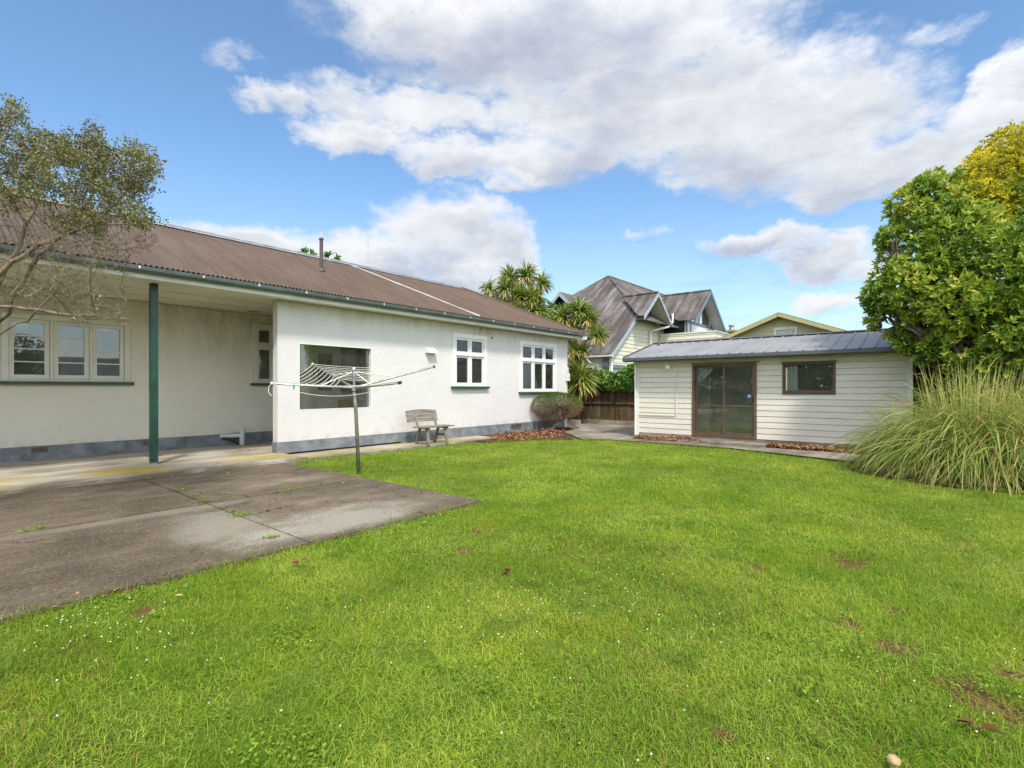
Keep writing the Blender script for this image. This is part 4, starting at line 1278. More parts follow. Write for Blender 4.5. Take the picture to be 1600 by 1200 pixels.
gutter_profile('gutter', (26.6, 11.05, 4.68), (40, 11.05, 4.68), (0, -1, 0), [(0, 0.1), (0, 0), (0.08, 0), (0.11, 0.03), (0.11, 0.1)], 'bluetrim', nb)
# half-timbered wing gable
WY = 9.9
nr3 = corrugated('wing_roof', [(29.7, WY, 6.95), (29.7, 13.84, 6.95), (27.3, 10.9, 5.07), (27.3, WY, 5.07)], (0, 1, 0), 'old_roof_y', nb, **RK)
corrugated('wing_roof', [(29.7, WY, 6.95), (29.7, 13.84, 6.95), (32.5, 10.4, 4.76), (32.5, WY, 4.76)], (0, 1, 0), 'old_roof_y', nb, **RK)
caps([((29.7, WY, 6.99), (29.7, 13.8, 6.99))], 0.06, 'old_roof_y', nr3)
barge((29.7, 6.93), (27.25, 5.02), (32.55, 4.71), WY - 0.02, 'bluetrim', nr3, 0.22)
m = MB(); m.slab([(29.7, WY, 6.85), (29.7, 10.6, 6.85), (32.5, 10.6, 4.66), (32.5, WY, 4.66)], 0.02); m.build('gable_soffit', 'trim', nr3)
m = MB(); m.slab([(27.7, 10.6, 3.9), (32.0, 10.6, 3.9), (32.0, 10.6, 5.0), (29.7, 10.6, 6.8), (27.7, 10.6, 5.25)], 0.08); m.build('gable_wall', 'white', nb)
m = MB()
m.box(27.7, 10.56, 5.0, 32.0, 10.6, 5.14)
for x in (28.4, 29.1, 29.7, 30.3, 31.0):
    m.box(x - 0.06, 10.565, 5.141, x + 0.06, 10.6, 6.75 - abs(x - 29.7) * 0.78)
m.box(27.7, 10.55, 3.9, 27.85, 10.6, 5.0); m.box(28.35, 10.562, 3.9, 28.45, 10.6, 5.0)
m.build('gable_timber', 'bluetrim', nb)
m = MB(); m.slab([(30.2, 10.54, 5.15), (31.3, 10.54, 5.15), (31.2, 10.54, 5.55), (30.3, 10.54, 6.3)], 0.02); m.build('gable_window', 'dark_glass', nb)
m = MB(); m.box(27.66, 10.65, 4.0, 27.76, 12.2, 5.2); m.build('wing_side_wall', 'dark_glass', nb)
# flat-roofed room with parapet
FB, FB2 = frame_y(8.78), frame_x(27.0)
wall_panel('annexe_wall', FB, (27.0, 31.6), 0.0, 4.3, [], 'board_cream', nb, 0.2, 0.025, 0.1)
wall_panel('annexe_wall', FB2, (8.78, 11.8), 0.0, 4.3, [], 'board_cream', nb, 0.2, 0.025, 0.1)
m = MB(); m.box(26.95, 8.72, 4.3, 31.65, 8.9, 4.36); m.box(26.95, 8.9, 4.3, 27.12, 11.8, 4.36); m.build('parapet_cap', 'trim', nb)
m = MB(); m.box(27.1, 8.9, 4.0, 31.5, 10.5, 4.05); m.build('annexe_roof', 'darkroof', nb)
# left small gable beyond the hip
nr4 = corrugated('gable_roof', [(25.0, 17.16, 7.1), (26.6, 17.16, 7.1), (25.9, 18.4, 5.9), (25.0, 18.4, 5.9)], (1, 0, 0), 'old_roof_x', nb, **RK)
corrugated('gable_roof', [(25.0, 17.16, 7.1), (26.6, 17.16, 7.1), (25.9, 15.9, 5.9), (25.0, 15.9, 5.9)], (1, 0, 0), 'old_roof_x', nb, **RK)
m = MB()
for yq in (18.45, 15.87):
    m.slab([(24.97, 17.16, 7.1), (24.97, yq, 5.87), (24.97, yq, 5.65), (24.97, 17.16, 6.85)], 0.04)
m.build('barge_board', 'bluetrim_lt', nr4)
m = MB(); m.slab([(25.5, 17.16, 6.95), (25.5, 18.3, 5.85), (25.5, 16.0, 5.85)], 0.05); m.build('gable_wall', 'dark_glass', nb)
# chimney at the right end
c0 = at(1143, 522, 33)
m = MB(); m.box(c0.x - 0.25, c0.y - 0.25, 3, c0.x + 0.25, c0.y + 0.25, 5.0); m.box(c0.x - 0.33, c0.y - 0.33, 5.0, c0.x + 0.33, c0.y + 0.33, 5.12)
ch = m.build('chimney', 'brick', nb)
m = MB(); m.tube([(c0.x, c0.y, 5.1), (c0.x, c0.y, 5.35)], [0.16, 0.13], 10); m.tube([(c0.x, c0.y, 5.38), (c0.x, c0.y, 5.45), (c0.x, c0.y, 5.5)], [0.2, 0.2, 0.05], 10)
m.build('chimney_cowl', 'steel', ch)

# ================================================================== NEIGHBOUR, GREEN GABLE
ng = thing('olive_house', (29.0, 5.6, 0), 'single-storey olive weatherboard house with dark roof behind the sleepout', 'house')
FO = frame_x(26.5)
pk, zl = (5.6, 4.88), 3.72
def oz(Y): return pk[1] - 0.39 * abs(Y - pk[0])
wc = (on_x(1243, 515, 26.5).y, on_x(1212, 515, 26.5).y)
wz = (on_x(1228, 526, 26.5).z - 0.5, on_x(1228, 514, 26.5).z)
wall_panel('wall', FO, None, 0, 4.72, [(wc[0], wc[1], wz[0], wz[1])], 'board_olive', ng, 0.15, 0.02, 0.1, lambda z: (3.4 if z < oz(3.4) - 0.1 else pk[0] - (pk[1] - 0.1 - z) / 0.39, 8.0 if z < oz(8.0) - 0.1 else pk[0] + (pk[1] - 0.1 - z) / 0.39))
orf = corrugated('roof', [(26.0, 5.6, 4.88), (36, 5.6, 4.88), (36, 2.8, oz(2.8)), (26.0, 2.8, oz(2.8))], (1, 0, 0), 'darkroof', ng, **RK)
corrugated('roof', [(26.0, 5.6, 4.88), (36, 5.6, 4.88), (36, 8.6, oz(8.6)), (26.0, 8.6, oz(8.6))], (1, 0, 0), 'darkroof', ng, **RK)
m = MB()
for q in (2.76, 8.64):
    m.slab([(25.98, 5.6, 4.86), (25.98, q, oz(q) - 0.02), (25.98, q, oz(q) - 0.2), (25.98, 5.6, 4.68)], 0.04)
m.build('barge_board', 'ochre', orf)
m = MB()
u0, u1, z0, z1 = wc[0], wc[1], wz[0], wz[1]
m.fbox(FO, u0 - 0.08, -0.05, z0, u0 + 0.03, 0.04, z1 + 0.09); m.fbox(FO, u1 - 0.03, -0.05, z0, u1 + 0.08, 0.04, z1 + 0.09); m.fbox(FO, u0 + 0.03, -0.05, z1 - 0.03, u1 - 0.03, 0.04, z1 + 0.09); m.fbox(FO, u0 + .03, -.05, z0 - .05, u1 - .03, .04, z0 + .03)
w = m.build('window', 'trim', ng)
m = MB(); m.fbox(FO, u0 + 0.02, -0.04, z0 + 0.02, u1 - 0.02, -0.02, z1 - 0.02); m.build('pane', plain('blind_pane', (0.45, 0.47, 0.45), 0.15), w)
gutter_profile('gutter', (26.1, 2.78, oz(2.78) - 0.12), (36, 2.78, oz(2.78) - 0.12), (0, -1, 0), [(0, 0.1), (0, 0), (0.08, 0), (0.11, 0.03), (0.11, 0.1)], 'trim', ng)
m = MB(); m.tube([(26.4, 2.8, oz(2.8) - 0.15), (26.45, 3.2, oz(2.8) - 0.4), (26.45, 3.35, oz(2.8) - 0.5), (26.45, 3.35, 0.1)], 0.05, 8); m.build('downpipe', 'pvc', ng)
m = MB(); m.box(28.0, 2.85, 0, 36, 3.4, 3.4); m.build('side_wall', 'board_olive', ng)

# house behind the camera, mirrored in the windows
rb = thing('rear_house', (3.0, -13.0, 0), 'grey roofed weatherboard house standing behind the viewer across the back lawn', 'house')
m = MB(); m.box(-3, -16, 0, 11, -10, 2.0); m.build('wall', 'board_cream', rb)
m = MB(); m.slab([(-3.5, -9.5, 1.9), (11.5, -9.5, 1.9), (11.5, -13, 3.1), (-3.5, -13, 3.1)], 0.08); m.slab([(-3.5, -16.5, 1.9), (11.5, -16.5, 1.9), (11.5, -13, 3.1), (-3.5, -13, 3.1)], 0.08)
m.build('roof', 'darkroof', rb)

m = MB()
m.slab([(-3, -12.95, 2.01), (-3, -10.0, 2.01), (-3, -12.95, 2.95)], 0.08); m.slab([(11, -12.95, 2.01), (11, -10.0, 2.01), (11, -12.95, 2.95)], 0.08)
m.build('gable_wall', 'board_cream', rb)
for x in (-1.5, 2.5, 6.5):
    m = MB(); m.box(x, -9.98, 0.7, x + 1.6, -9.93, 1.75); w = m.build('window', 'white', rb)
    m = MB(); m.box(x + 0.1, -9.929, 0.8, x + 1.5, -9.92, 1.65); m.build('pane', 'dark_glass', w)


# ================================================================== LAWN
def seg_interp(x, pts):
    return np.interp(x, [p[0] for p in pts], [p[1] for p in pts])


FAR = [(4.5, 9.1), (5.2, 9.15), (7.0, 8.95), (9.3, 8.6), (10.2, 8.45), (11.0, 7.95), (11.6, 7.3), (12.1, 6.4), (12.4, 6.0)]
RIGHT = [(-9.0, 9.3), (-3.0, 9.0), (-1.2, 9.3), (-0.5, 9.6), (0.4, 10.1), (1.2, 11.2), (3.6, 12.05), (5.5, 12.3), (6.1, 12.35), (9.2, 12.35)]


def lawn_edge(X, Y):
    """signed metres inside the lawn"""
    nz = 0.05 * (value_noise(X, Y, 0.35, 11) - 0.5) * 2
    near = 4.255 - Y + 0.06 * (value_noise(X, Y, 1.3, 12) - 0.5) + 0.05 * (value_noise(X, Y, 0.12, 14) - 0.5)
    beyond = np.minimum(seg_interp(X, FAR) - Y, np.minimum(X - 4.5, seg_interp(Y, RIGHT) - X))
    front = np.minimum(near, seg_interp(Y, RIGHT) - X)
    a = np.where(X < 4.5, near, np.maximum(front, beyond))
    return a + nz


BARE = [on_z(*p) for p in WORN]
BSZ = WORN_R


def grass():
    bands = [(0.9, 2.6, 18000, 0.032, 0.0029, 3), (2.6, 4.2, 13000, 0.031, 0.0034, 2), (4.2, 7.0, 7500, 0.030, 0.0048, 2), (7.0, 16.5, 3600, 0.031, 0.009, 1), (-1, 0, 1900, 0.036, 0.010, 1)]
    for bi, (d0, d1, dens, hgt, wid, seg) in enumerate(bands):
        half = 1.28
        area = half * (d1 * d1 - d0 * d0)
        n = max(1, int(area * dens))
        d = np.sqrt(RNG.random(n) * abs(d1 * d1 - d0 * d0) + d0 * d0)
        lat = (RNG.random(n) * 2 - 1) * half * d
        X, Y = d * CT + lat * ST, d * ST - lat * CT
        if d0 < 0:                       # the rest of the lawn, either side of the camera's view
            n = int(20 * 16.5 * dens)
            X, Y = -9 + 20 * RNG.random(n), -7.5 + 16.5 * RNG.random(n)
            dd, ll = X * CT + Y * ST, X * ST - Y * CT
            k = ((np.abs(ll) > half * dd) | (dd < 0.9)) & (X + 0.1 < 9.6)
            X, Y = X[k], Y[k]; n = len(X)
        e = lawn_edge(X, Y)
        if d0 < 0: e = np.where((X < -0.32) & (Y < 9.1) & (X > -7.4), 0.3 + 0 * e, e)
        tuft = value_noise(X, Y, 0.16, 5)
        patch = value_noise(X, Y, 0.9, 6)
        keep = (e > -0.02) & (RNG.random(n) < 0.45 + 0.75 * tuft)
        bare = np.zeros(n)
        for b, r in zip(BARE, BSZ):
            q = np.hypot(X - b.x, (Y - b.y)) / r + 2.2 * (value_noise(X, Y, 0.05, 21) - 0.5)
            bare = np.maximum(bare, np.clip(1.5 - q, 0, 1))
        keep &= RNG.random(n) > bare * 0.85
        X, Y, e, tuft, patch, bare = [q[keep] for q in (X, Y, e, tuft, patch, bare)]
        n = len(X)
        rim = np.clip(1 - e / 0.14, 0, 1) * (e < 0.2)
        h = hgt * (0.5 + 0.75 * RNG.random(n)) * (0.65 + 0.5 * tuft + 0.45 * patch) * (1 + 0.9 * rim) * (1 - 0.4 * bare)
        tall = RNG.random(n) < 0.02
        h = np.where(tall, h * 1.7, h)
        a = RNG.random(n) * 2 * PI + 2.0 * value_noise(X, Y, 0.22, 9)
        lean = np.abs(RNG.normal(0.8, 0.45, n))
        D = np.stack([np.cos(a) * lean, np.sin(a) * lean, np.ones(n)], 1)
        P = np.stack([X, Y, np.full(n, -0.045)], 1)
        rnd = np.clip(0.42 + 0.24 * RNG.normal(0, 1, n) + 0.5 * (value_noise(X, Y, 0.5, 8) - 0.5) + 0.25 * (value_noise(X, Y, 2.0, 18) - 0.5), 0, 1)
        dry = np.clip((RNG.random(n) < (0.02 + 0.06 * (value_noise(X, Y, 0.6, 31) > 0.62) + 0.08 * (value_noise(X, Y, 1.7, 33) > 0.6))) * 0.9 + (bare > 0.02) * 0.85 * (RNG.random(n) < 0.6), 0, 1)
        o = straps('grass' if bi == 0 else 'grass', P, D, h * 1.25 + 0.012, np.full(n, wid) * (0.7 + 0.7 * RNG.random(n)), 0.25 + 0.7 * RNG.random(n), 'grass', rnd, None, max(seg, 1), (0, 0, 0), {'dry': dry}, tip=0.25 if seg < 2 else 0.12)
        tag(o, kind='stuff')


grass()


def rosettes():
    # broad-leaved weeds through the turf
    P, D, N, L, W_ = [], [], [], [], []
    for k in range(260):
        d = math.sqrt(random.uniform(1.5 ** 2, 8 ** 2)); lat = random.uniform(-1, 1) * d * 1.1
        x, y = d * CT + lat * ST, d * ST - lat * CT
        e = float(lawn_edge(np.array([x]), np.array([y]))[0])
        if e < 0.02: continue
        if e > 0.7 and random.random() < 0.55: continue
        s = random.uniform(0.015, 0.035)
        for j in range(random.randint(4, 8)):
            a = random.uniform(0, 2 * PI)
            P.append((x + random.uniform(-.03, .03), y + random.uniform(-.03, .03), -0.02 + random.uniform(0, 0.02)))
            D.append((math.cos(a), math.sin(a), random.uniform(0.25, 0.9)))
            N.append((0, 0, 1)); L.append(s * random.uniform(0.8, 1.5)); W_.append(s * random.uniform(0.4, 0.8))
    n = len(P)
    o = leaves('lawn_weeds', np.array(P), np.array(D, float), np.array(N, float) + RNG.normal(0, 0.2, (n, 3)), L, W_, 'leaf_weed', RNG.random(n), None, 0.12, 0.15)
    o.location = (0, 0, 0); ROOT[o.name] = Vector((0, 0, 0)); tag(o, kind='stuff')
    n = 60000
    d = 1.2 + 5.5 * RNG.random(n) ** 0.8; lat = (RNG.random(n) * 2 - 1) * d * 1.2
    X, Y = d * CT + lat * ST, d * ST - lat * CT
    k = (lawn_edge(X, Y) > 0.03) & (value_noise(X, Y, 0.45, 61) + 0.3 * value_noise(X, Y, 0.12, 62) > 0.9)
    X, Y = X[k], Y[k]; n = len(X); a = RNG.random(n) * 2 * PI
    D = np.stack([np.cos(a), np.sin(a), RNG.normal(0.15, 0.2, n)], 1)
    N = np.stack([RNG.normal(0, .35, n), RNG.normal(0, .35, n), np.ones(n)], 1)
    o = leaves('clover_leaves', np.stack([X, Y, -0.022 + 0.028 * RNG.random(n)], 1), D, N, 0.010 + 0.008 * RNG.random(n), 0.011 + 0.008 * RNG.random(n), 'leaf_weed', RNG.random(n), None, 0.1, 0.05)
    ROOT[o.name] = Vector((0, 0, 0)); tag(o, kind='stuff')
    # clover and buttercup heads
    m = MB(); cols = []
    for k in range(260):
        if k < 95:
            c = on_z(random.gauss(930, 110), random.gauss(925, 50), 0)
        elif k < 150:
            c = on_z(random.gauss(150, 70), random.gauss(985, 18), 0)
        else:
            c = on_z(random.uniform(50, 1590), 1200 - 430 * random.random() ** 0.7, 0)
        if float(lawn_edge(np.array([c.x]), np.array([c.y]))[0]) < 0.05: continue
        r = random.uniform(0.003, 0.005)
        z = random.uniform(0.0, 0.022)
        i0 = len(m.v)
        m.ball((c.x, c.y, z), r, 6, 4, (1, 1, 0.8))
        cols += [random.random()] * (len(m.v) - i0)
    o = m.build('clover_flowers', 'petal', None, (0, 0, 0))
    a = o.data.attributes.new('rnd', 'FLOAT', 'POINT'); a.data.foreach_set('value', np.array(cols, dtype=np.float32))
    tag(o, kind='stuff')


rosettes()


def chips():
    P = []
    def inside(x, y, poly):
        c = False
        for i in range(len(poly)):
            (x1, y1), (x2, y2) = poly[i], poly[i - 1]
            if (y1 > y) != (y2 > y) and x < (x2 - x1) * (y - y1) / (y2 - y1) + x1: c = not c
        return c
    A = [(9.9, 8.75), (10.3, 8.55), (11.0, 8.2), (11.7, 7.9), (12.6, 8.6), (13.9, 9.3), (14.5, 9.7), (13.5, 10.1), (11.2, 10.1), (10.4, 9.5)]
    regs = [(A, 2600, 0.0, 0.05), ([(12.72, 0.7), (13.3, 0.7), (13.3, 3.0), (12.72, 3.0)], 3000, 0.0, 0.09), ([(12.7, 4.35), (13.3, 5.1), (13.3, 6.5), (12.7, 6.3)], 2200, 0, 0.08), ([(17.3, 6.8), (17.8, 6.8), (17.8, 14), (17.3, 14)], 1500, 0.1, 0.05), ([(9.6, -1.2), (11.5, -1.2), (11.5, 1.0), (10.5, 1.0)], 700, 0.0, 0.01)]
    for poly, cnt, z0, zh in regs:
        xs = [p[0] for p in poly]; ys = [p[1] for p in poly]
        k = 0
        while k < cnt:
            x, y = random.uniform(min(xs), max(xs)), random.uniform(min(ys), max(ys))
            k += 1
            if inside(x, y, poly): P.append((x, y, z0 - 0.015 + random.uniform(0, zh) * float(value_noise(np.array([x]), np.array([y]), 0.3, 4)[0]) * 1.6))
    P = np.array(P); n = len(P)
    a = RNG.random(n) * 2 * PI
    D = np.stack([np.cos(a), np.sin(a), RNG.normal(0.1, 0.35, n)], 1)
    N = np.stack([RNG.normal(0, .4, n), RNG.normal(0, .4, n), np.ones(n)], 1)
    o = leaves('bark_mulch', P, D, N, 0.04 + 0.07 * RNG.random(n), 0.015 + 0.025 * RNG.random(n), 'mulch', RNG.random(n), None, 0.1, 0.0)
    ROOT[o.name] = Vector((0, 0, 0)); tag(o, kind='stuff')
    # crumbs and leaf bits lying on the slabs
    Q = []
    for (px, py, s, c) in ((150, 925, 60, 16), (520, 775, 60, 22), (380, 706, 14, 60), (240, 717, 16, 30), (350, 730, 60, 25), (60, 725, 60, 16), (520, 735, 60, 22), (90, 705, 60, 12), (470, 800, 60, 14), (700, 770, 30, 12)):
        for i in range(c):
            p = on_z(random.gauss(px, s), random.gauss(py, s * 0.16 if s > 20 else 1.6), 0.0)
            z = 0.05 if p.y > 9.15 else 0.004
            Q.append((p.x, p.y, z))
    Q = np.array(Q); n = len(Q); a = RNG.random(n) * 2 * PI
    D = np.stack([np.cos(a), np.sin(a), RNG.normal(0.05, 0.12, n)], 1)
    o = leaves('leaf_litter', Q, D, np.tile([0., 0., 1.], (n, 1)) + RNG.normal(0, .25, (n, 3)), 0.02 + 0.035 * RNG.random(n), 0.012 + 0.014 * RNG.random(n), 'mulch', RNG.random(n), None, 0.15, 0.1)
    ROOT[o.name] = Vector((0, 0, 0)); tag(o, kind='stuff')


chips()

WEEDS = [((283, 766), 18, 'small weed tuft at the back end of the long patio joint'), ((305, 775), 9, 'tiny weed in the patio joint between two larger tufts'), ((322, 784), 20, 'flat green weed halfway along the long patio joint'), ((362, 800), 12, 'yellowing weed beside the brightest weed in the patio joint'), ((378, 805), 30, 'largest bright green weed in the long patio joint'),
         ((160, 753), 16, 'low weed in the joint where patio meets porch slab'), ((232, 748), 8, 'yellow sprig in the joint just in front of the green post'), ((4, 768), 18, 'weed at the left edge of the patio beside the porch slab'), ((66, 825), 12, 'left small weed in the cross joint of the dark patio bay'), ((40, 830), 9, 'smallest weed in the cross joint at the left of the patio'),
         ((446, 768), 20, 'weed in the cross joint of the right patio bays'), ((462, 765), 12, 'thin weed right of the weed in the right cross joint'), ((478, 722), 36, 'grassy clump where the lawn meets the porch slab corner'), ((425, 860 - 20), 14, 'upright tuft growing at the front end of the long patio joint')]
for (p, cnt, lab) in WEEDS:
    c = on_z(p[0], p[1], 0)
    n = cnt * 4
    r = 0.012 + cnt * 0.0016
    P = np.array([(c.x, c.y, 0.0)]) + RNG.normal(0, 1, (n, 3)) * np.array([r, r, 0])
    a = RNG.random(n) * 2 * PI
    D = np.stack([np.cos(a) * 0.9, np.sin(a) * 0.9, 0.5 + 0.8 * RNG.random(n)], 1)
    o = leaves('weed_tuft', P, D, np.tile([0., 0., 1.], (n, 1)) + RNG.normal(0, .2, (n, 3)), 0.016 + 0.02 * RNG.random(n), 0.006 + 0.008 * RNG.random(n), 'leaf_weed', RNG.random(n) * 0.9, None, 0.1, 0.2)
    o.data.transform(Matrix.Translation(-c)); o.location = c; ROOT[o.name] = c
    tag(o, lab, 'weed', 'weeds growing in the patio joints')
c = on_z(1396, 1188, 0.01)
m = MB(); m.ball((c.x, c.y, c.z), 0.022, 14, 9, (1.15, 1, 0.75)); m.tube([(c.x, c.y, -0.05), (c.x, c.y, 0.0)], 0.012, 8)
o = m.build('mushroom', plain('mushroom_cap', (0.5, 0.36, 0.18), 0.7, 0.3, 40), None, (c.x, c.y, 0), smooth=True)
tag(o, 'small tan mushroom in the grass at the bottom edge of the lawn', 'mushroom')
# fallen leaves
for (p, lab) in (((791, 889), 'dark red fallen leaf among the clover flowers'), ((467, 879), 'grey fallen leaf in the grass near the patio joint end'), ((1527, 1137), 'tan fallen leaf near the lower right of the lawn')):
    c = on_z(p[0], p[1], 0)
    n = 3
    P = np.array([(c.x, c.y, 0.0)]) + RNG.normal(0, 0.01, (n, 3))
    o = leaves('fallen_leaf', P, RNG.normal(0, 1, (n, 3)) * np.array([1, 1, .3]), np.tile([0., -0.3, 1.], (n, 1)), np.full(n, 0.06), np.full(n, 0.045), 'mulch', np.array([0.05, 0.25, 0.3]), None, 0.2, 0.2)
    o.data.transform(Matrix.Translation(-c)); o.location = c; ROOT[o.name] = c
    tag(o, lab, 'leaf')


# ================================================================== TREES
def limb(a, b, r0, r1, n=7, wob=0.08, mb=None, side=8, arch=0.0):
    a, b = Vector(a), Vector(b)
    L = (b - a).length
    pts, rs = [], []
    for i in range(n + 1):
        f = i / n
        p = a.lerp(b, f) + Vector((random.gauss(0, 1), random.gauss(0, 1), random.gauss(0, 0.6))) * (wob * L * 0.35 * math.sin(PI * f)) + Vector((0, 0, arch * L * math.sin(PI * f)))
        pts.append(p); rs.append(r0 + (r1 - r0) * f)
    mb.tube(pts, rs, side)
    return pts


def sphere_pts(n, lo=-1.0):
    v = unit(RNG.normal(0, 1, (n * 2, 3)))
    return v[v[:, 2] > lo][:n]


def whorls(C, Dn, per, L, W_, spread, rnd_c):
    """per leaves round each tip C facing Dn"""
    n = len(C)
    A = unit(np.cross(Dn, RNG.normal(0, 1, (n, 3))))
    B = np.cross(Dn, A)
    P, D, N, R = [], [], [], []
    for k in range(per):
        ang = 2 * PI * k / per + RNG.normal(0, 0.25, n)
        rad = A * np.cos(ang)[:, None] + B * np.sin(ang)[:, None]
        sp = spread * (0.6 + 0.6 * RNG.random(n))[:, None]
        d = unit(Dn + rad * sp + np.array([0, 0, -0.25]) * RNG.random(n)[:, None])
        P.append(C + RNG.normal(0, 0.015, (n, 3)))
        D.append(d)
        N.append(unit(Dn - rad * 0.2 + RNG.normal(0, 0.25, (n, 3))))
        R.append(np.clip(rnd_c + RNG.normal(0, 0.12, n), 0, 1))
    P, D, N, R = [np.concatenate(q) for q in (P, D, N, R)]
    m = len(P)
    return P, D, N, L * (0.55 + 0.6 * RNG.random(m)), W_ * (0.75 + 0.5 * RNG.random(m)), R


def broad_tree(name, base, lobes, label, mat, tips, per, L, W_, trunk_r, cat='tree', bark='bark', drop=0.1, gold=None, lump=0.22, spread=0.9, group=None):
    t = thing(name, tuple(base), label, cat, group)
    mb = MB()
    base = Vector(base)
    cen = sum((Vector(l[0]) for l in lobes), Vector()) / len(lobes)
    fork = base.lerp(cen, 0.35)
    fork.x, fork.y = base.x * 0.8 + fork.x * 0.2, base.y * 0.8 + fork.y * 0.2
    limb(base - Vector((0, 0, 0.1)), fork, trunk_r, trunk_r * 0.72, 7, 0.06, mb, 12)
    for (c, r) in lobes:
        c = Vector(c)
        p = limb(fork, c, trunk_r * 0.5, 0.025, 8, 0.15, mb, 7)
        for k in range(9):
            e = c + Vector(unit(RNG.normal(0, 1, 3)[None])[0]) * r * 0.85
            limb(p[random.randint(4, 7)], e, 0.022, 0.006, 5, 0.2, mb, 5)
    mb.build('trunk', bark, t, smooth=True)
    tot = sum(l[1] ** 2 for l in lobes)
    Cs, Ds, Rs = [], [], []
    for (c, r) in lobes:
        n = int(tips * r * r / tot)
        v = sphere_pts(n)
        ph = value_noise(v[:, 0] * 3 + c[0], v[:, 1] * 3 + v[:, 2] * 2.3, 0.7, int(abs(c[0] * 7)) % 97 + 3)
        rad = r * (1 - lump + 2 * lump * ph) * np.where(RNG.random(n) < 0.65, 1 - 0.09 * RNG.random(n), 0.45 + 0.5 * RNG.random(n)) * np.where(RNG.random(n) < 0.07, 1.04 + 0.16 * RNG.random(n), 1.0)
        C = np.array(c)[None] + v * rad[:, None] * np.array([1, 1, 0.92])
        # drop tips buried deep in another lobe
        ok = np.ones(n, bool)
        for (c2, r2) in lobes:
            if c2 is c: continue
            ok &= np.linalg.norm(C - np.array(c2)[None], axis=1) > r2 * 0.55
        keepgap = value_noise(C[:, 0] * 1.0 + C[:, 2] * 0.7, C[:, 1] + C[:, 2] * 1.1, 0.33, 55) > drop
        ok &= keepgap
        C, v = C[ok], v[ok]
        Cs.append(C)
        Ds.append(unit(v + np.array([0, 0, 0.35]) + RNG.normal(0, 0.35, v.shape)))
        cl = value_noise(C[:, 0] + 0.6 * C[:, 2], C[:, 1] - 0.7 * C[:, 2], 0.3, 77)
        rr = 0.08 + 0.8 * cl + RNG.normal(0, 0.16, len(C))
        if gold is not None:
            rr = rr + gold(C)
        Rs.append(np.clip(rr, 0, 1))
    C, Dn, R = np.concatenate(Cs), np.concatenate(Ds), np.concatenate(Rs)
    P, D, N, LL, WW, RR = whorls(C, Dn, per, L, W_, spread, R)
    leaves('crown', P, D, N, LL, WW, mat, RR, t, 0.12, 0.12)
    return t


A_ = lambda px, py, d: tuple(at(px, py, d))
broad_tree('broadleaf_tree', (12.7, -1.0, 0), [(A_(1455, 395, 9.9), 0.78), (A_(1428, 322, 10.2), 0.42), (A_(1462, 300, 10.3), 0.4), (A_(1545, 415, 10.0), 0.95), (A_(1415, 455, 9.8), 0.62), (A_(1505, 480, 9.5), 0.85), (A_(1385, 372, 10.0), 0.18), (A_(1490, 360, 10.0), 0.6),
                                              (A_(1610, 445, 9.2), 1.15), (A_(1475, 540, 9.9), 0.36), (A_(1560, 545, 9.4), 0.42), (A_(1640, 560, 9.0), 0.75), (A_(1720, 440, 9.4), 1.2), (A_(1505, 545, 9.3), 0.42), (A_(1545, 575, 9.0), 0.38), (A_(1600, 575, 8.8), 0.5), (A_(1455, 545, 9.6), 0.3), (A_(1590, 520, 8.8), 0.6), (A_(1390, 500, 9.9), 0.34), (A_(1420, 530, 9.9), 0.26), (A_(1375, 470, 9.9), 0.2)],
           'large glossy green broadleaf tree overhanging the right end of the sleepout', 'leaf_glossy', 12500, 8, 0.125, 0.044, 0.16, drop=0.2, lump=0.28)
broad_tree('golden_tree', (15.2, -2.2, 0), [(A_(1535, 330, 11.2), 0.72), (A_(1548, 278, 11.4), 0.62), (A_(1600, 255, 11.6), 0.95), (A_(1680, 260, 11.6), 1.2), (A_(1497, 318, 11.2), 0.36), (A_(1610, 340, 11.0), 1.0)],
           'tall golden yellow tree rising behind the glossy green tree', 'leaf_gold', 11000, 8, 0.08, 0.03, 0.14, drop=0.05,
           gold=lambda C: -0.15 + 0.75 * (value_noise(C[:, 0] + C[:, 2] * .5, C[:, 1] - C[:, 2] * .6, 0.6, 91) - 0.3), spread=1.1)
broad_tree('distant_tree', (12.4, 21.5, 0), [(A_(500, 430, 23), 0.75), (A_(479, 402, 23), 0.3), (A_(518, 407, 23), 0.3), (A_(492, 455, 23), 1.2)], 'bright green treetop showing above the bungalow ridge by the flue', 'leaf_ivy', 900, 7, 0.24, 0.10, 0.2, drop=0.05)
broad_tree('dark_shrub_tree', (16.6, 15.6, 0), [(A_(775, 478, 25), 0.7), (A_(800, 490, 25), 0.8), (A_(850, 500, 23), 0.9), (A_(868, 520, 22), 0.8)], 'dark green bushy tree behind the foot of the cabbage trees', 'leaf_ivy', 1600, 6, 0.13, 0.05, 0.12)


broad_tree('lawn_tree', (3.4, -6.2, 0), [((3.3, -6.2, 2.9), 0.9), ((3.9, -6.6, 2.3), 0.8), ((2.8, -6.0, 2.2), 0.7)], 'small dark tree on the lawn behind the viewer, mirrored in the casement windows', 'leaf_ivy', 1300, 6, 0.12, 0.05, 0.07, drop=0.1)


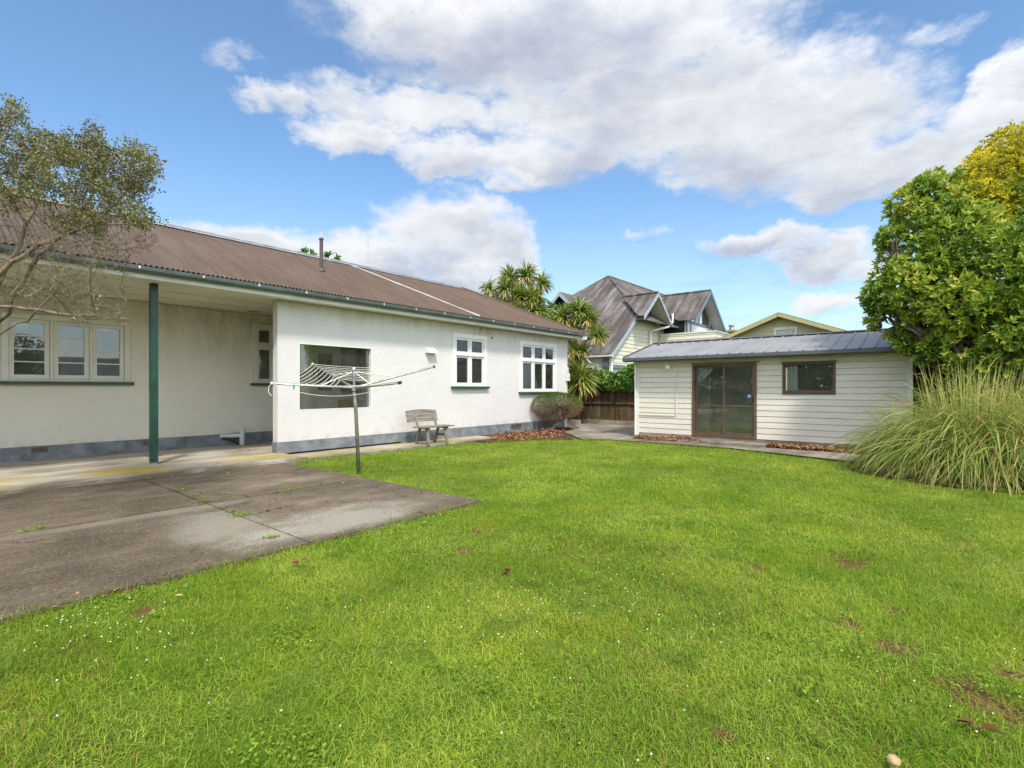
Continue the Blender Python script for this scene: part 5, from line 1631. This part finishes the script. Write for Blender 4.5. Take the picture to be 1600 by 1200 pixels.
# ---- twiggy tree at the left: space colonisation towards an uneven crown
def twiggy_tree():
    t = thing('twiggy_tree', (-0.75, 7.0, 0), 'sparse bronze-green tree with bare twigs spreading over the left end of the porch', 'tree')
    rg = np.random.default_rng(12)
    lobes = [((30, 290), 75, 50, 5.5, 1), ((15, 185), 28, 32, 5.6, 1), ((110, 250), 75, 45, 5.4, 1), ((60, 240), 55, 40, 5.6, 1), ((175, 290), 50, 34, 5.35, 1), ((200, 238), 26, 20, 5.4, 1), ((215, 290), 38, 17, 5.5, 1), ((145, 212), 8, 30, 5.45, 1), ((236, 258), 20, 20, 5.35, 1), ((160, 250), 22, 24, 5.3, 1), ((205, 325), 30, 14, 5.3, 1), ((150, 320), 70, 38, 5.4, 1), ((-60, 240), 70, 80, 5.5, 1), ((70, 350), 90, 36, 5.3, 0),
             ((170, 380), 80, 42, 5.3, 0), ((228, 350), 24, 14, 5.3, 1), ((90, 400), 90, 50, 5.2, 0), ((60, 455), 90, 32, 5.2, 0), ((140, 475), 75, 38, 5.2, 0), ((-90, 400), 80, 60, 5.4, 0), ((130, 350), 60, 25, 5.5, 1)]
    att, leafy = [], []
    for (c, rx, ry, d, lf) in lobes:
        k = int(rx * ry * (0.08 if lf else 0.078)) + 12
        for i in range(k):
            v = unit(rg.normal(0, 1, (1, 3)))[0] * rg.random() ** 0.4
            att.append(at(c[0] + v[0] * rx, c[1] + v[1] * ry, d + v[2] * 0.75))
            leafy.append(lf)
    att = np.array([tuple(a) for a in att])
    leafy = np.array(leafy)
    nodes = [np.array(p) for p in ((-0.75, 7.0, -0.1), (-0.75, 7.0, 0.5), (-0.7, 6.98, 0.95))]
    par = [-1, 0, 1]
    # scaffold limbs rising and spreading to the right
    sc = [[(-60, 560, 5.6), (10, 490, 5.5), (60, 400, 5.4), (120, 350, 5.4)], [(-40, 520, 5.5), (20, 400, 5.5), (50, 330, 5.5)], [(-70, 520, 5.5), (-30, 400, 5.6), (-10, 300, 5.6)], [(-30, 540, 5.3), (40, 500, 5.2), (90, 455, 5.2)],
          [(-80, 480, 5.5), (-20, 440, 5.3), (60, 385, 5.2), (110, 365, 5.2)], [(-40, 500, 5.2), (0, 478, 5.2), (60, 484, 5.2), (150, 492, 5.2)]]
    for poly in sc:
        last = 2
        pp = nodes[2]
        for q in poly:
            e = np.array(tuple(at(*q)))
            k = max(2, int(np.linalg.norm(e - pp) / 0.11))
            s0 = pp
            for i in range(1, k + 1):
                nodes.append(s0 + (e - s0) * i / k + rg.normal(0, 0.012, 3)); par.append(last); last = len(nodes) - 1
            pp = e
    alive = np.ones(len(att), bool)
    step = 0.06
    for it in range(120):
        if not alive.any(): break
        N_ = np.array(nodes)
        idx = np.where(alive)[0]
        dm = np.linalg.norm(att[idx][:, None].astype(np.float32) - N_[None].astype(np.float32), axis=2)
        near = dm.argmin(1); dist = dm[np.arange(len(idx)), near]
        alive[idx[dist < 0.075]] = False
        grow = {}
        for k, (a, b) in enumerate(zip(idx, near)):
            if 0.075 <= dist[k] < 1.6:
                grow.setdefault(b, []).append(unit((att[a] - N_[b])[None])[0])
        if not grow: break
        for b, ds in grow.items():
            v = np.sum(ds, 0) + rg.normal(0, 0.35, 3)
            nodes.append(N_[b] + unit(v[None])[0] * step); par.append(int(b))
        if len(nodes) > 16000: break
    N_ = np.array(nodes); par = np.array(par)
    cnt = np.zeros(len(N_)); kids = np.zeros(len(N_), int)
    for i in range(len(N_) - 1, 0, -1):
        if kids[i] == 0: cnt[i] = 1
        cnt[par[i]] += cnt[i]; kids[par[i]] += 1
    rad = 0.0017 * np.maximum(cnt, 1) ** 0.5
    rad = np.minimum(rad, 0.05)
    V, Fc = [], []
    for i in range(1, len(N_)):
        a, b = N_[par[i]], N_[i]
        d = b - a; d = d / (np.linalg.norm(d) + 1e-9)
        x = np.cross(d, [0.3, 0.5, 0.8]); x /= np.linalg.norm(x) + 1e-9; y = np.cross(d, x)
        k = len(V); m = 5
        ra, rb = min(rad[par[i]], rad[i] * 1.5), rad[i]
        for (p, r) in ((a, ra), (b + d * 0.004, rb)):
            for j in range(m):
                an = 2 * PI * j / m
                V.append(p + (x * math.cos(an) + y * math.sin(an)) * r)
        for j in range(m):
            Fc += [k + j, k + (j + 1) % m, k + m + (j + 1) % m, k + m + j]
    # fine bare twigs
    lim = np.where((cnt < 6))[0]
    from_att = np.array([leafy[np.argmin(np.linalg.norm(att - N_[i], axis=1))] for i in lim])
    tw = np.concatenate([lim[RNG.random(len(lim)) < 0.5], lim[from_att == 0]])
    for i in tw:
        p = N_[i]
        d = rg.normal(0, 1, 3); d[2] += 0.3; d /= np.linalg.norm(d)
        for sgm in range(2):
            q = p + d * 0.06
            x = np.cross(d, [0.3, 0.5, 0.8]); x /= np.linalg.norm(x); y = np.cross(d, x); k = len(V)
            for (pp, r) in ((p, 0.0016), (q, 0.001)):
                for j in range(3): V.append(pp + (x * math.cos(2.1 * j) + y * math.sin(2.1 * j)) * r)
            for j in range(3): Fc += [k + j, k + (j + 1) % 3, k + 3 + (j + 1) % 3, k + 3 + j]
            p = q; d = d + rg.normal(0, 0.5, 3); d /= np.linalg.norm(d)
    np_mesh('trunk', np.array(V), Fc, 4, 'bark_grey', None, t, smooth=True)
    lf = lim[from_att == 1]
    br = lim[from_att == 0]
    C = np.concatenate([np.repeat(N_[lf], 7, 0), N_[br[RNG.random(len(br)) < 0.3]]])
    C = C + RNG.normal(0, 0.04, C.shape)
    C = C[value_noise(C[:, 0] * 1.1 + C[:, 2] * 0.5, C[:, 1] - C[:, 2] * 1.2, 0.34, 29) > 0.34]
    keep = value_noise(C[:, 0] * 1 + C[:, 2], C[:, 1] + C[:, 2] * .8, 0.15, 13) > 0.37
    C = C[keep]
    n = len(C)
    Dn = unit(RNG.normal(0, 1, (n, 3)) + np.array([0, 0, 0.6]))
    low = np.clip((2.9 - C[:, 2]) * 0.3, 0, 0.2)
    P, D, N, L, W_, R = whorls(C, Dn, 4, 0.034, 0.017, 1.0, np.clip(0.2 + 0.6 * value_noise(C[:, 0] + C[:, 2], C[:, 1], 0.25, 3) + low, 0, 1))
    leaves('crown', P, D, N, L, W_, 'leaf_bronze', R, t, 0.1, 0.05)


twiggy_tree()


# ---- cabbage trees
def cabbage_head(c, r, dirv, n, par, dead=0.25):
    c = np.array(tuple(c)); dirv = np.array(dirv, float); n = int(n * 1.7); r = r * 1.08
    v = sphere_pts(n, -1)
    v = v + dirv[None] * 0.55
    v = unit(v)
    P = c[None] - dirv[None] * 0.1 + v * 0.03
    R = np.clip(0.2 + 0.3 * RNG.random(n) + np.where(v[:, 2] < -0.1, 0.35, 0) + (RNG.random(n) < dead) * 0.3, 0, 1)
    n = int(n)
    L = r * (0.7 + 0.5 * RNG.random(n))
    return straps('leaf_head', P, v, L, np.full(n, 0.05 * (r / 0.6)) * (0.8 + 0.4 * RNG.random(n)), 0.18 + 0.3 * RNG.random(n), 'leaf_strap', R, par, 5)


def cabbage_tree(base, forks, heads, label, tr=0.13, bark='bark_pale'):
    t = thing('cabbage_tree', tuple(base), label, 'cabbage tree', 'cabbage trees behind the bungalow')
    mb = MB()
    base = Vector(base)
    fk = [at(*f) for f in forks]
    limb(base - Vector((0, 0, 0.1)), fk[0], tr, tr * 0.8, 7, 0.05, mb, 9)
    for f in fk[1:]:
        limb(fk[0], f, 0.09, 0.07, 5, 0.08, mb, 8)
    for (px, py, d, r, dv, n) in heads:
        h = at(px, py, d)
        near = min(fk, key=lambda f: (f - h).length)
        limb(near, h, 0.06, 0.045, 5, 0.1, mb, 7, -0.08)
    mb.build('trunk', bark, t, smooth=True)
    rt, up = Vector((ST, -CT, 0)), Vector((0, 0, 1))
    for (px, py, d, r, dv, n) in heads:
        dd = rt * dv + up * 0.8
        cabbage_head(at(px, py, d), r, dd.normalized(), n, t)


cabbage_tree((17.6, 14.2, 0), [(822, 520, 22.5), (800, 480, 22.6), (832, 470, 22.4)],
             [(797, 432, 22.8, 0.62, -.1, 120), (789, 448, 22.4, 0.62, -.3, 110), (823, 428, 22.6, 0.62, .1, 120), (848, 440, 22.4, 0.55, .4, 100), (763, 449, 22.7, 0.5, -.6, 90), (813, 462, 22.2, 0.65, 0, 130), (832, 464, 22.0, 0.65, .2, 130), (808, 482, 22.0, 0.6, -.3, 120), (838, 484, 21.8, 0.65, .3, 130), (822, 500, 21.6, 0.6, 0, 110), (802, 500, 22, .55, -.4, 100), (850, 505, 21.6, .6, .4, 110)],
             'tallest cluster of cabbage trees standing behind the far hip of the bungalow roof')
cabbage_tree(tuple(at(893, 660, 20.3).to_2d()) + (0,), [(898, 600, 20.1), (902, 540, 20.0), (893, 505, 20.2), (915, 530, 19.8)],
             [(905, 484, 20.2, 0.62, .1, 140), (922, 497, 20.0, 0.55, .3, 120), (934, 521, 19.6, 0.55, .6, 130), (880, 495, 20.4, 0.6, -.3, 130), (866, 506, 20.6, 0.55, -.4, 110), (893, 515, 20.2, 0.55, -.1, 110), (898, 545, 20.0, 0.5, 0, 100), (912, 545, 19.9, .45, .3, 70)],
             'forked cabbage tree in front of the neighbouring steep iron roof', 0.09, 'bark')
cabbage_tree(tuple(at(904, 675, 19.7).to_2d()) + (0,), [(905, 640, 19.6), (902, 610, 19.6)], [(909, 594, 19.4, 0.72, .1, 190), (897, 577, 19.7, 0.5, -.2, 110)],
             'short cabbage tree with a full spiky head beside the bungalow corner', 0.06, 'bark')


def hedge():
    t = thing('hedge', (-8.0, 2.0, 0), 'tall dark green boundary hedge to the left of the patio, mirrored in the sleepout glass', 'hedge')
    n = 16000
    y = -9 + 22 * RNG.random(n); z = 3.4 * RNG.random(n) ** 0.8
    x = -8.0 + (RNG.random(n) - 0.5) * 1.4 * np.sqrt(np.clip(1 - (z / 3.9) ** 2, 0, 1)) + 0.5 * value_noise(y, z, 0.8, 2)
    P = np.stack([x, y, z + 0.3 * value_noise(y, y * 0, 1.2, 4)], 1)
    leaves('foliage', P, RNG.normal(0, 1, (n, 3)), RNG.normal(0, 1, (n, 3)) + np.array([1, 0, 0.5]), 0.22 + 0.1 * RNG.random(n), 0.14 + 0.06 * RNG.random(n), 'leaf_ivy', RNG.random(n) * 0.6, t, 0.1, 0.1)
    mb = MB()
    for k in range(12):
        mb.tube([(-8, -8.5 + k * 1.8, -0.1), (-8 + random.uniform(-.2, .2), -8.5 + k * 1.8, 1.5), (-8, -8.3 + k * 1.8, 2.9)], [0.06, 0.05, 0.02], 7)
    mb.build('stems', 'bark', t)


hedge()


# ---- ivy along the fence
def ivy():
    t = thing('ivy', (17.9, 9.5, 0), 'green ivy hedge tumbling over the top of the mossy paling fence', 'ivy')
    n = 9000
    y = 7.2 + 6.5 * RNG.random(n)
    top = 1.95 + 0.75 * np.clip((9.6 - y) / 1.6, 0, 1) + 0.25 * (value_noise(y, y * 0, 0.5, 3) - 0.5) - 0.25 * np.clip((y - 10.5) / 3, 0, 1)
    f = RNG.random(n) ** 0.8
    z = 1.28 + (top - 1.28) * f
    bul = 0.30 * np.sqrt(np.clip(1 - (2 * f - 1) ** 2, 0, 1)) + 0.14 * value_noise(y, z, 0.25, 8)
    x = 17.95 - bul * np.where(RNG.random(n) < 0.75, 1, RNG.random(n) * 1.6 - 0.8)
    P = np.stack([x, y, z], 1)
    D = unit(np.stack([-0.5 * np.ones(n), RNG.normal(0, .7, n), -0.5 + RNG.normal(0, .5, n)], 1))
    N = unit(np.stack([-1 + RNG.normal(0, .3, n), RNG.normal(0, .35, n), 0.7 + RNG.normal(0, .3, n)], 1))
    R = np.clip(value_noise(y, z, 0.3, 19) * 0.8 + 0.2 * RNG.random(n) + (y < 8.9) * 0.15, 0, 1)
    leaves('foliage', P, D, N, 0.10 + 0.06 * RNG.random(n), 0.09 + 0.05 * RNG.random(n), 'leaf_ivy', R, t, 0.1, 0.15)
    mb = MB()
    for k in range(30):
        y = random.uniform(7.3, 13)
        mb.tube([(17.83, y, 0.6 + random.random() * .5), (17.8, y + random.uniform(-.2, .2), 1.3), (17.85, y + random.uniform(-.3, .3), 1.75)], 0.008, 5)
    mb.build('stems', 'bark', t)


ivy()


# ---- clipped shrub at the corner
def shrub():
    b = Vector((13.78, 9.68, 0))
    t = thing('clipped_shrub', tuple(b), 'flat-topped clipped shrub with twisted pale trunk at the bungalow corner', 'shrub')
    mb = MB()
    for pts, r in (([(13.66, 9.76, -0.05), (13.78, 9.66, 0.1), (13.92, 9.5, 0.26), (14.02, 9.45, 0.42), (13.98, 9.46, 0.6)], 0.045),
                   ([(13.68, 9.78, -0.05), (13.84, 9.62, 0.2), (14.0, 9.5, 0.3), (14.05, 9.42, 0.5), (14.15, 9.35, 0.7)], 0.035),
                   ([(13.84, 9.62, 0.24), (13.76, 9.7, 0.33), (13.74, 9.72, 0.45), (13.6, 9.8, 0.62)], 0.028), ([(13.92, 9.52, 0.28), (13.86, 9.58, 0.42), (13.92, 9.5, 0.62)], 0.024)):
        mb.tube([Vector(p) for p in pts], [r * (1 - 0.45 * i / len(pts)) for i in range(len(pts))], 9)
    c = np.array([13.86, 9.62, 0.78])
    ns = 900
    v = sphere_pts(ns)
    for k in range(800):
        d = Vector(v[k]); d.z = d.z * 0.55 - 0.12
        e = Vector(c) + Vector((d.x * 0.8, d.y * 0.8, d.z * 0.75))
        limb(Vector((13.92, 9.55, 0.55)).lerp(e, 0.3), e, 0.006, 0.0025, 3, 0.25, mb, 4)
    mb.build('trunk', 'bark_pale', t, smooth=True)
    n = 15000
    v = unit(RNG.normal(0, 1, (n, 3)))
    rr = np.where(RNG.random(n) < 0.7, 0.9 + 0.12 * RNG.random(n), 0.5 + 0.5 * RNG.random(n))
    top = v[:, 2] > 0
    wob = 0.75 + 0.5 * value_noise(v[:, 0] * 2.2 + 3, v[:, 1] * 2.2 + v[:, 2], 0.5, 41)
    P = c[None] + v * rr[:, None] * np.stack([0.84 * wob ** 0.4, 0.84 * wob ** 0.4, np.where(top, 0.44, 0.46 * wob)], 1)
    P[:, 2] += 0.04 * (value_noise(P[:, 0], P[:, 1], 0.2, 5) - 0.5) * 2
    P[:, 2] = np.minimum(P[:, 2], 1.17 + 0.04 * RNG.random(n))
    keep = (P[:, 1] < 10.17) & ((P[:, 2] > 0.72) | (RNG.random(n) < 0.4))
    P, v = P[keep], v[keep]; n = len(P)
    R = np.clip(0.72 - (P[:, 2] - 0.62) * 1.35 + RNG.normal(0, 0.13, n), 0, 1)
    D = unit(v * np.array([1, 1, .5]) + RNG.normal(0, .6, (n, 3)) + np.array([0, 0, .2]))
    leaves('foliage', P, D, RNG.normal(0, 1, (n, 3)), 0.035 + 0.03 * RNG.random(n), 0.009 + 0.008 * RNG.random(n), 'leaf_shrub', R, t, 0.1, 0.1)


shrub()


# ---- tussock (toetoe) clumps at the right
def toetoe(name, cx, cy, r, n, Lm, label, seed_dir=None, sag=0.52):
    t = thing(name, (cx, cy, 0), label, 'tussock', 'tussocks at the right of the lawn')
    a = RNG.random(n) * 2 * PI
    q = np.sqrt(RNG.random(n)) * r
    P = np.stack([cx + q * np.cos(a), cy + q * np.sin(a), np.full(n, -0.03)], 1)
    lean = 0.05 + 0.55 * RNG.random(n) ** 1.3
    b = a + RNG.normal(0, 0.6, n)
    D = np.stack([np.cos(b) * lean, np.sin(b) * lean, np.ones(n)], 1)
    L = Lm * (0.55 + 0.55 * RNG.random(n))
    sg = sag * (0.35 + 0.9 * RNG.random(n))
    R = np.clip(0.15 + 0.5 * RNG.random(n) + (RNG.random(n) < 0.2) * 0.45, 0, 1)
    straps('blades', P, D, L, 0.005 + 0.007 * RNG.random(n), sg, 'leaf_toetoe', R, t, 11, kink=RNG.normal(0, 1, (n, 3)) * np.array([1, 1, 0.2]))
    m = int(n * 0.07)
    a = RNG.random(m) * 2 * PI; q = np.sqrt(RNG.random(m)) * r
    P = np.stack([cx + q * np.cos(a), cy + q * np.sin(a), np.full(m, -0.02)], 1)
    D = np.stack([np.cos(a) * 0.16, np.sin(a) * 0.16, np.ones(m)], 1)
    straps('upright_stalks', P, D, Lm * (0.6 + 0.35 * RNG.random(m)), 0.009 + 0.005 * RNG.random(m), 0.03 + 0.12 * RNG.random(m), 'leaf_toetoe', 0.55 + 0.4 * RNG.random(m), t, 6)
    m = int(n * 0.25)
    a = RNG.random(m) * 2 * PI; q = np.sqrt(RNG.random(m)) * r * 1.2
    P = np.stack([cx + q * np.cos(a), cy + q * np.sin(a), np.full(m, -0.02)], 1)
    D = np.stack([np.cos(a) * 0.9, np.sin(a) * 0.9, 0.7 + RNG.random(m)], 1)
    straps('dead_blades', P, D, Lm * (0.3 + 0.35 * RNG.random(m)), 0.008 + 0.006 * RNG.random(m), 0.9 + RNG.random(m), 'leaf_toetoe', 0.86 + 0.14 * RNG.random(m), t, 7)
    return t


toetoe('toetoe', 10.75, 0.28, 0.3, 1700, 1.22, 'left arching green tussock leaning across the sleepout wall')
toetoe('toetoe', 10.75, -0.42, 0.45, 3200, 2.0, 'tallest middle tussock with upright green and straw blades')
toetoe('toetoe', 10.6, -1.1, 0.42, 2200, 1.75, 'right-hand tussock below the tree, partly beyond the picture')

# ================================================================== SKY, SUN, CAMERA
SUN_AZ = math.radians(-128)      # direction towards the sun in the ground plane
SUN_EL = math.radians(52)
sd = Vector((math.cos(SUN_AZ) * math.cos(SUN_EL), math.sin(SUN_AZ) * math.cos(SUN_EL), math.sin(SUN_EL)))
ld = bpy.data.lights.new('sun', 'SUN'); ld.energy = 2.7; ld.angle = math.radians(7); ld.color = (1.0, 0.95, 0.85)
lo = bpy.data.objects.new('sun', ld); COL.objects.link(lo)
lo.rotation_euler = (-sd).to_track_quat('-Z', 'Y').to_euler()


def sky():
    w = bpy.data.worlds.new('World'); bpy.context.scene.world = w
    w.use_nodes = True
    s = NT.__new__(NT); s.t = w.node_tree; s.t.nodes.clear()
    out = s.n('ShaderNodeOutputWorld')
    st = s.n('ShaderNodeTexSky', sky_type='NISHITA'); st.sun_disc = False
    st.sun_elevation = SUN_EL; st.sun_rotation = PI / 2 - SUN_AZ
    st.air_density = 1.0; st.dust_density = 1.0; st.ozone_density = 1.6
    tc = s.n('ShaderNodeTexCoord').outputs['Generated']
    d = s.n('ShaderNodeVectorMath', {0: tc}, operation='NORMALIZE').outputs[0]
    sx = s.n('ShaderNodeSeparateXYZ', {0: d})
    az = s.math('ARCTAN2', sx.outputs[1], sx.outputs[0])
    el = s.math('ARCSINE', sx.outputs[2])
    # soft warp so cloud outlines billow
    v1 = s.n('ShaderNodeCombineXYZ', {0: az, 1: s.math('MULTIPLY', el, 1.5), 2: 0.0}).outputs[0]
    wp = s.n('ShaderNodeTexNoise', {'Vector': v1, 'Scale': 9.0, 'Detail': 5.0, 'Roughness': 0.6})
    wv = s.n('ShaderNodeVectorMath', {0: wp.outputs[1], 1: (0.5, 0.5, 0.5)}, operation='SUBTRACT').outputs[0]
    base = s.n('ShaderNodeCombineXYZ', {0: az, 1: el, 2: 0.0}).outputs[0]
    P = s.n('ShaderNodeVectorMath', {0: wv, 1: (0.13, 0.10, 0), 2: base}, operation='MULTIPLY_ADD').outputs[0]
    blobs = [(880, 40, 430, 150, 1), (1020, 170, 330, 105, 1), (640, 170, 200, 50, .8), (430, 160, 75, 32, .8), (560, 215, 120, 34, .9), (720, 245, 120, 35, .9), (860, 240, 150, 60, .9), (1220, 210, 250, 100, 1),
             (1360, 265, 180, 62, 1), (1520, 250, 120, 75, 1), (1590, 110, 65, 55, .9), (1550, 190, 120, 60, .9), (795, 282, 45, 16, .7), (365, 90, 55, 24, .38), (1330, 90, 60, 40, .55), (1450, 60, 70, 26, .4), (1480, 340, 90, 30, .9),
             (390, 402, 165, 54, 1), (705, 374, 132, 90, 1), (560, 418, 150, 52, 1), (800, 400, 55, 66, .9), (760, 440, 120, 30, 1), (1190, 372, 110, 28, .9), (1290, 398, 100, 44, 1), (1360, 420, 60, 22, .8), (1285, 472, 75, 24, .85), (1004, 368, 40, 14, .5), (1210, 492, 90, 12, .5), (1080, 440, 90, 14, .28), (700, 50, 160, 60, 1)]
    fld, ws, wsum = None, None, None
    ha = 39.78
    for (px, py, rx, ry, k) in blobs:
        t = (px - 800) / 795.0
        a = math.radians(ha) - math.atan(t)
        r0 = math.hypot(795, px - 800)
        e = math.atan((607 - py) / r0)
        ra = abs(math.atan((px + rx - 800) / 795) - math.atan((px - rx - 800) / 795)) / 2
        re = abs(math.atan((607 - py + ry) / r0) - math.atan((607 - py - ry) / r0)) / 2
        q = s.n('ShaderNodeVectorMath', {0: P, 1: (1 / ra, 1 / re, 0), 2: (-a / ra, -e / re, 0)}, operation='MULTIPLY_ADD').outputs[0]
        r2 = s.n('ShaderNodeVectorMath', {0: q, 1: q}, operation='DOT_PRODUCT').outputs['Value']
        f = s.math('MULTIPLY', s.math('SUBTRACT', 1.25, r2, True), k)
        fld = f if fld is None else s.math('MAXIMUM', fld, f)
        wq = s.n('ShaderNodeVectorMath', {0: q, 'Scale': f}, operation='SCALE').outputs[0]
        ws = wq if ws is None else s.n('ShaderNodeVectorMath', {0: ws, 1: wq}, operation='ADD').outputs[0]
        wsum = f if wsum is None else s.math('ADD', wsum, f)
    vert = s.math('DIVIDE', s.n('ShaderNodeSeparateXYZ', {0: ws}).outputs[1], s.math('ADD', wsum, 0.05))
    # cloud cover for the sky outside the view
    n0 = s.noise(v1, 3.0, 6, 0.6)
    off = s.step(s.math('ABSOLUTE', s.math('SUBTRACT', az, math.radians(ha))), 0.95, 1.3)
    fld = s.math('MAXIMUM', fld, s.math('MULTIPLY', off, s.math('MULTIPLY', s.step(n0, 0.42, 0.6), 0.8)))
    v2 = s.n('ShaderNodeCombineXYZ', {0: az, 1: s.math('MULTIPLY', el, 1.9), 2: 3.0}).outputs[0]
    n1 = s.noise(v2, 11, 10, 0.6)
    n2 = s.noise(v2, 4.2, 6, 0.55)
    n3 = s.noise(v2, 34, 6, 0.6)
    nn_ = s.math('ADD', s.math('MULTIPLY', s.math('SUBTRACT', n1, 0.5), 1.35), s.math('MULTIPLY', s.math('SUBTRACT', n3, 0.5), 0.3))
    D = s.math('ADD', s.math('MULTIPLY', fld, 0.95), s.math('MULTIPLY', nn_, s.math('MINIMUM', s.math('MULTIPLY', fld, 3.0), 1.0)))
    mask = s.step(D, 0.08, 0.92)
    thick = s.step(D, 0.5, 1.25)
    grey = s.math('ADD', s.math('MULTIPLY', thick, 0.5), s.math('MULTIPLY', s.math('SUBTRACT', 0.53, n2), 2.0))
    grey = s.math('ADD', grey, s.math('MULTIPLY', vert, -0.62))
    grey = s.math('ADD', grey, s.math('MULTIPLY', s.math('SUBTRACT', 0.5, n1), 0.95), True)
    cc = s.ramp(grey, [(0.0, (0.62, 0.62, 0.635)), (0.3, (0.515, 0.535, 0.56)), (0.6, (0.39, 0.415, 0.48)), (1.0, (0.28, 0.315, 0.40))])
    tint = s.mix(1.0, st.outputs[0], (0.76, 0.93, 1.0), 'MULTIPLY')
    b1 = s.n('ShaderNodeBackground', {0: tint, 1: 0.15})
    # unseen clouds round the sun, brightened and warmed to add light to the scene
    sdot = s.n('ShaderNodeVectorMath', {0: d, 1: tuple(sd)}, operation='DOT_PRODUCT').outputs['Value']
    cloud_boost = s.math('ADD', 1.0, s.math('MULTIPLY', s.step(sdot, -0.1, 0.95), 3.2))
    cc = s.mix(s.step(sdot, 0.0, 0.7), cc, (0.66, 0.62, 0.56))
    b2 = s.n('ShaderNodeBackground', {0: cc, 1: cloud_boost})
    veil = s.math('MULTIPLY', s.step(s.math('SUBTRACT', 0.42, el), 0.0, 0.42), 0.34)
    mask = s.math('MAXIMUM', mask, veil)
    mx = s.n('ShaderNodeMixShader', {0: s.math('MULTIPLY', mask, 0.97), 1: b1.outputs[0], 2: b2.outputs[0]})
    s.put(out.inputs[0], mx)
    w.cycles.sampling_method = 'MANUAL'
    w.cycles.sample_map_resolution = 512


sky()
cam = bpy.data.cameras.new('camera')
cam.lens = 36 * 795 / 1600.0
cam.sensor_width = 36
cam.shift_y = 7 / 1600.0
cam.clip_start = 0.05
cam.clip_end = 2000
co = bpy.data.objects.new('camera', cam)
COL.objects.link(co)
co.location = (0, 0, H)
co.rotation_euler = Vector((CT, ST, 0)).to_track_quat('-Z', 'Y').to_euler()
sc = bpy.context.scene
sc.camera = co
sc.view_settings.view_transform = 'Standard'
sc.view_settings.look = 'None'
sc.view_settings.exposure = 0.62
sc.view_settings.gamma = 1.0
sc.render.engine = 'CYCLES'
sc.cycles.use_denoising = True
sc.cycles.max_bounces = 8
sc.cycles.transparent_max_bounces = 16
sc.cycles.sample_clamp_indirect = 8
sc.cycles.caustics_reflective = False
sc.cycles.caustics_refractive = False
sc.cycles.use_adaptive_sampling = True
sc.cycles.adaptive_threshold = 0.015
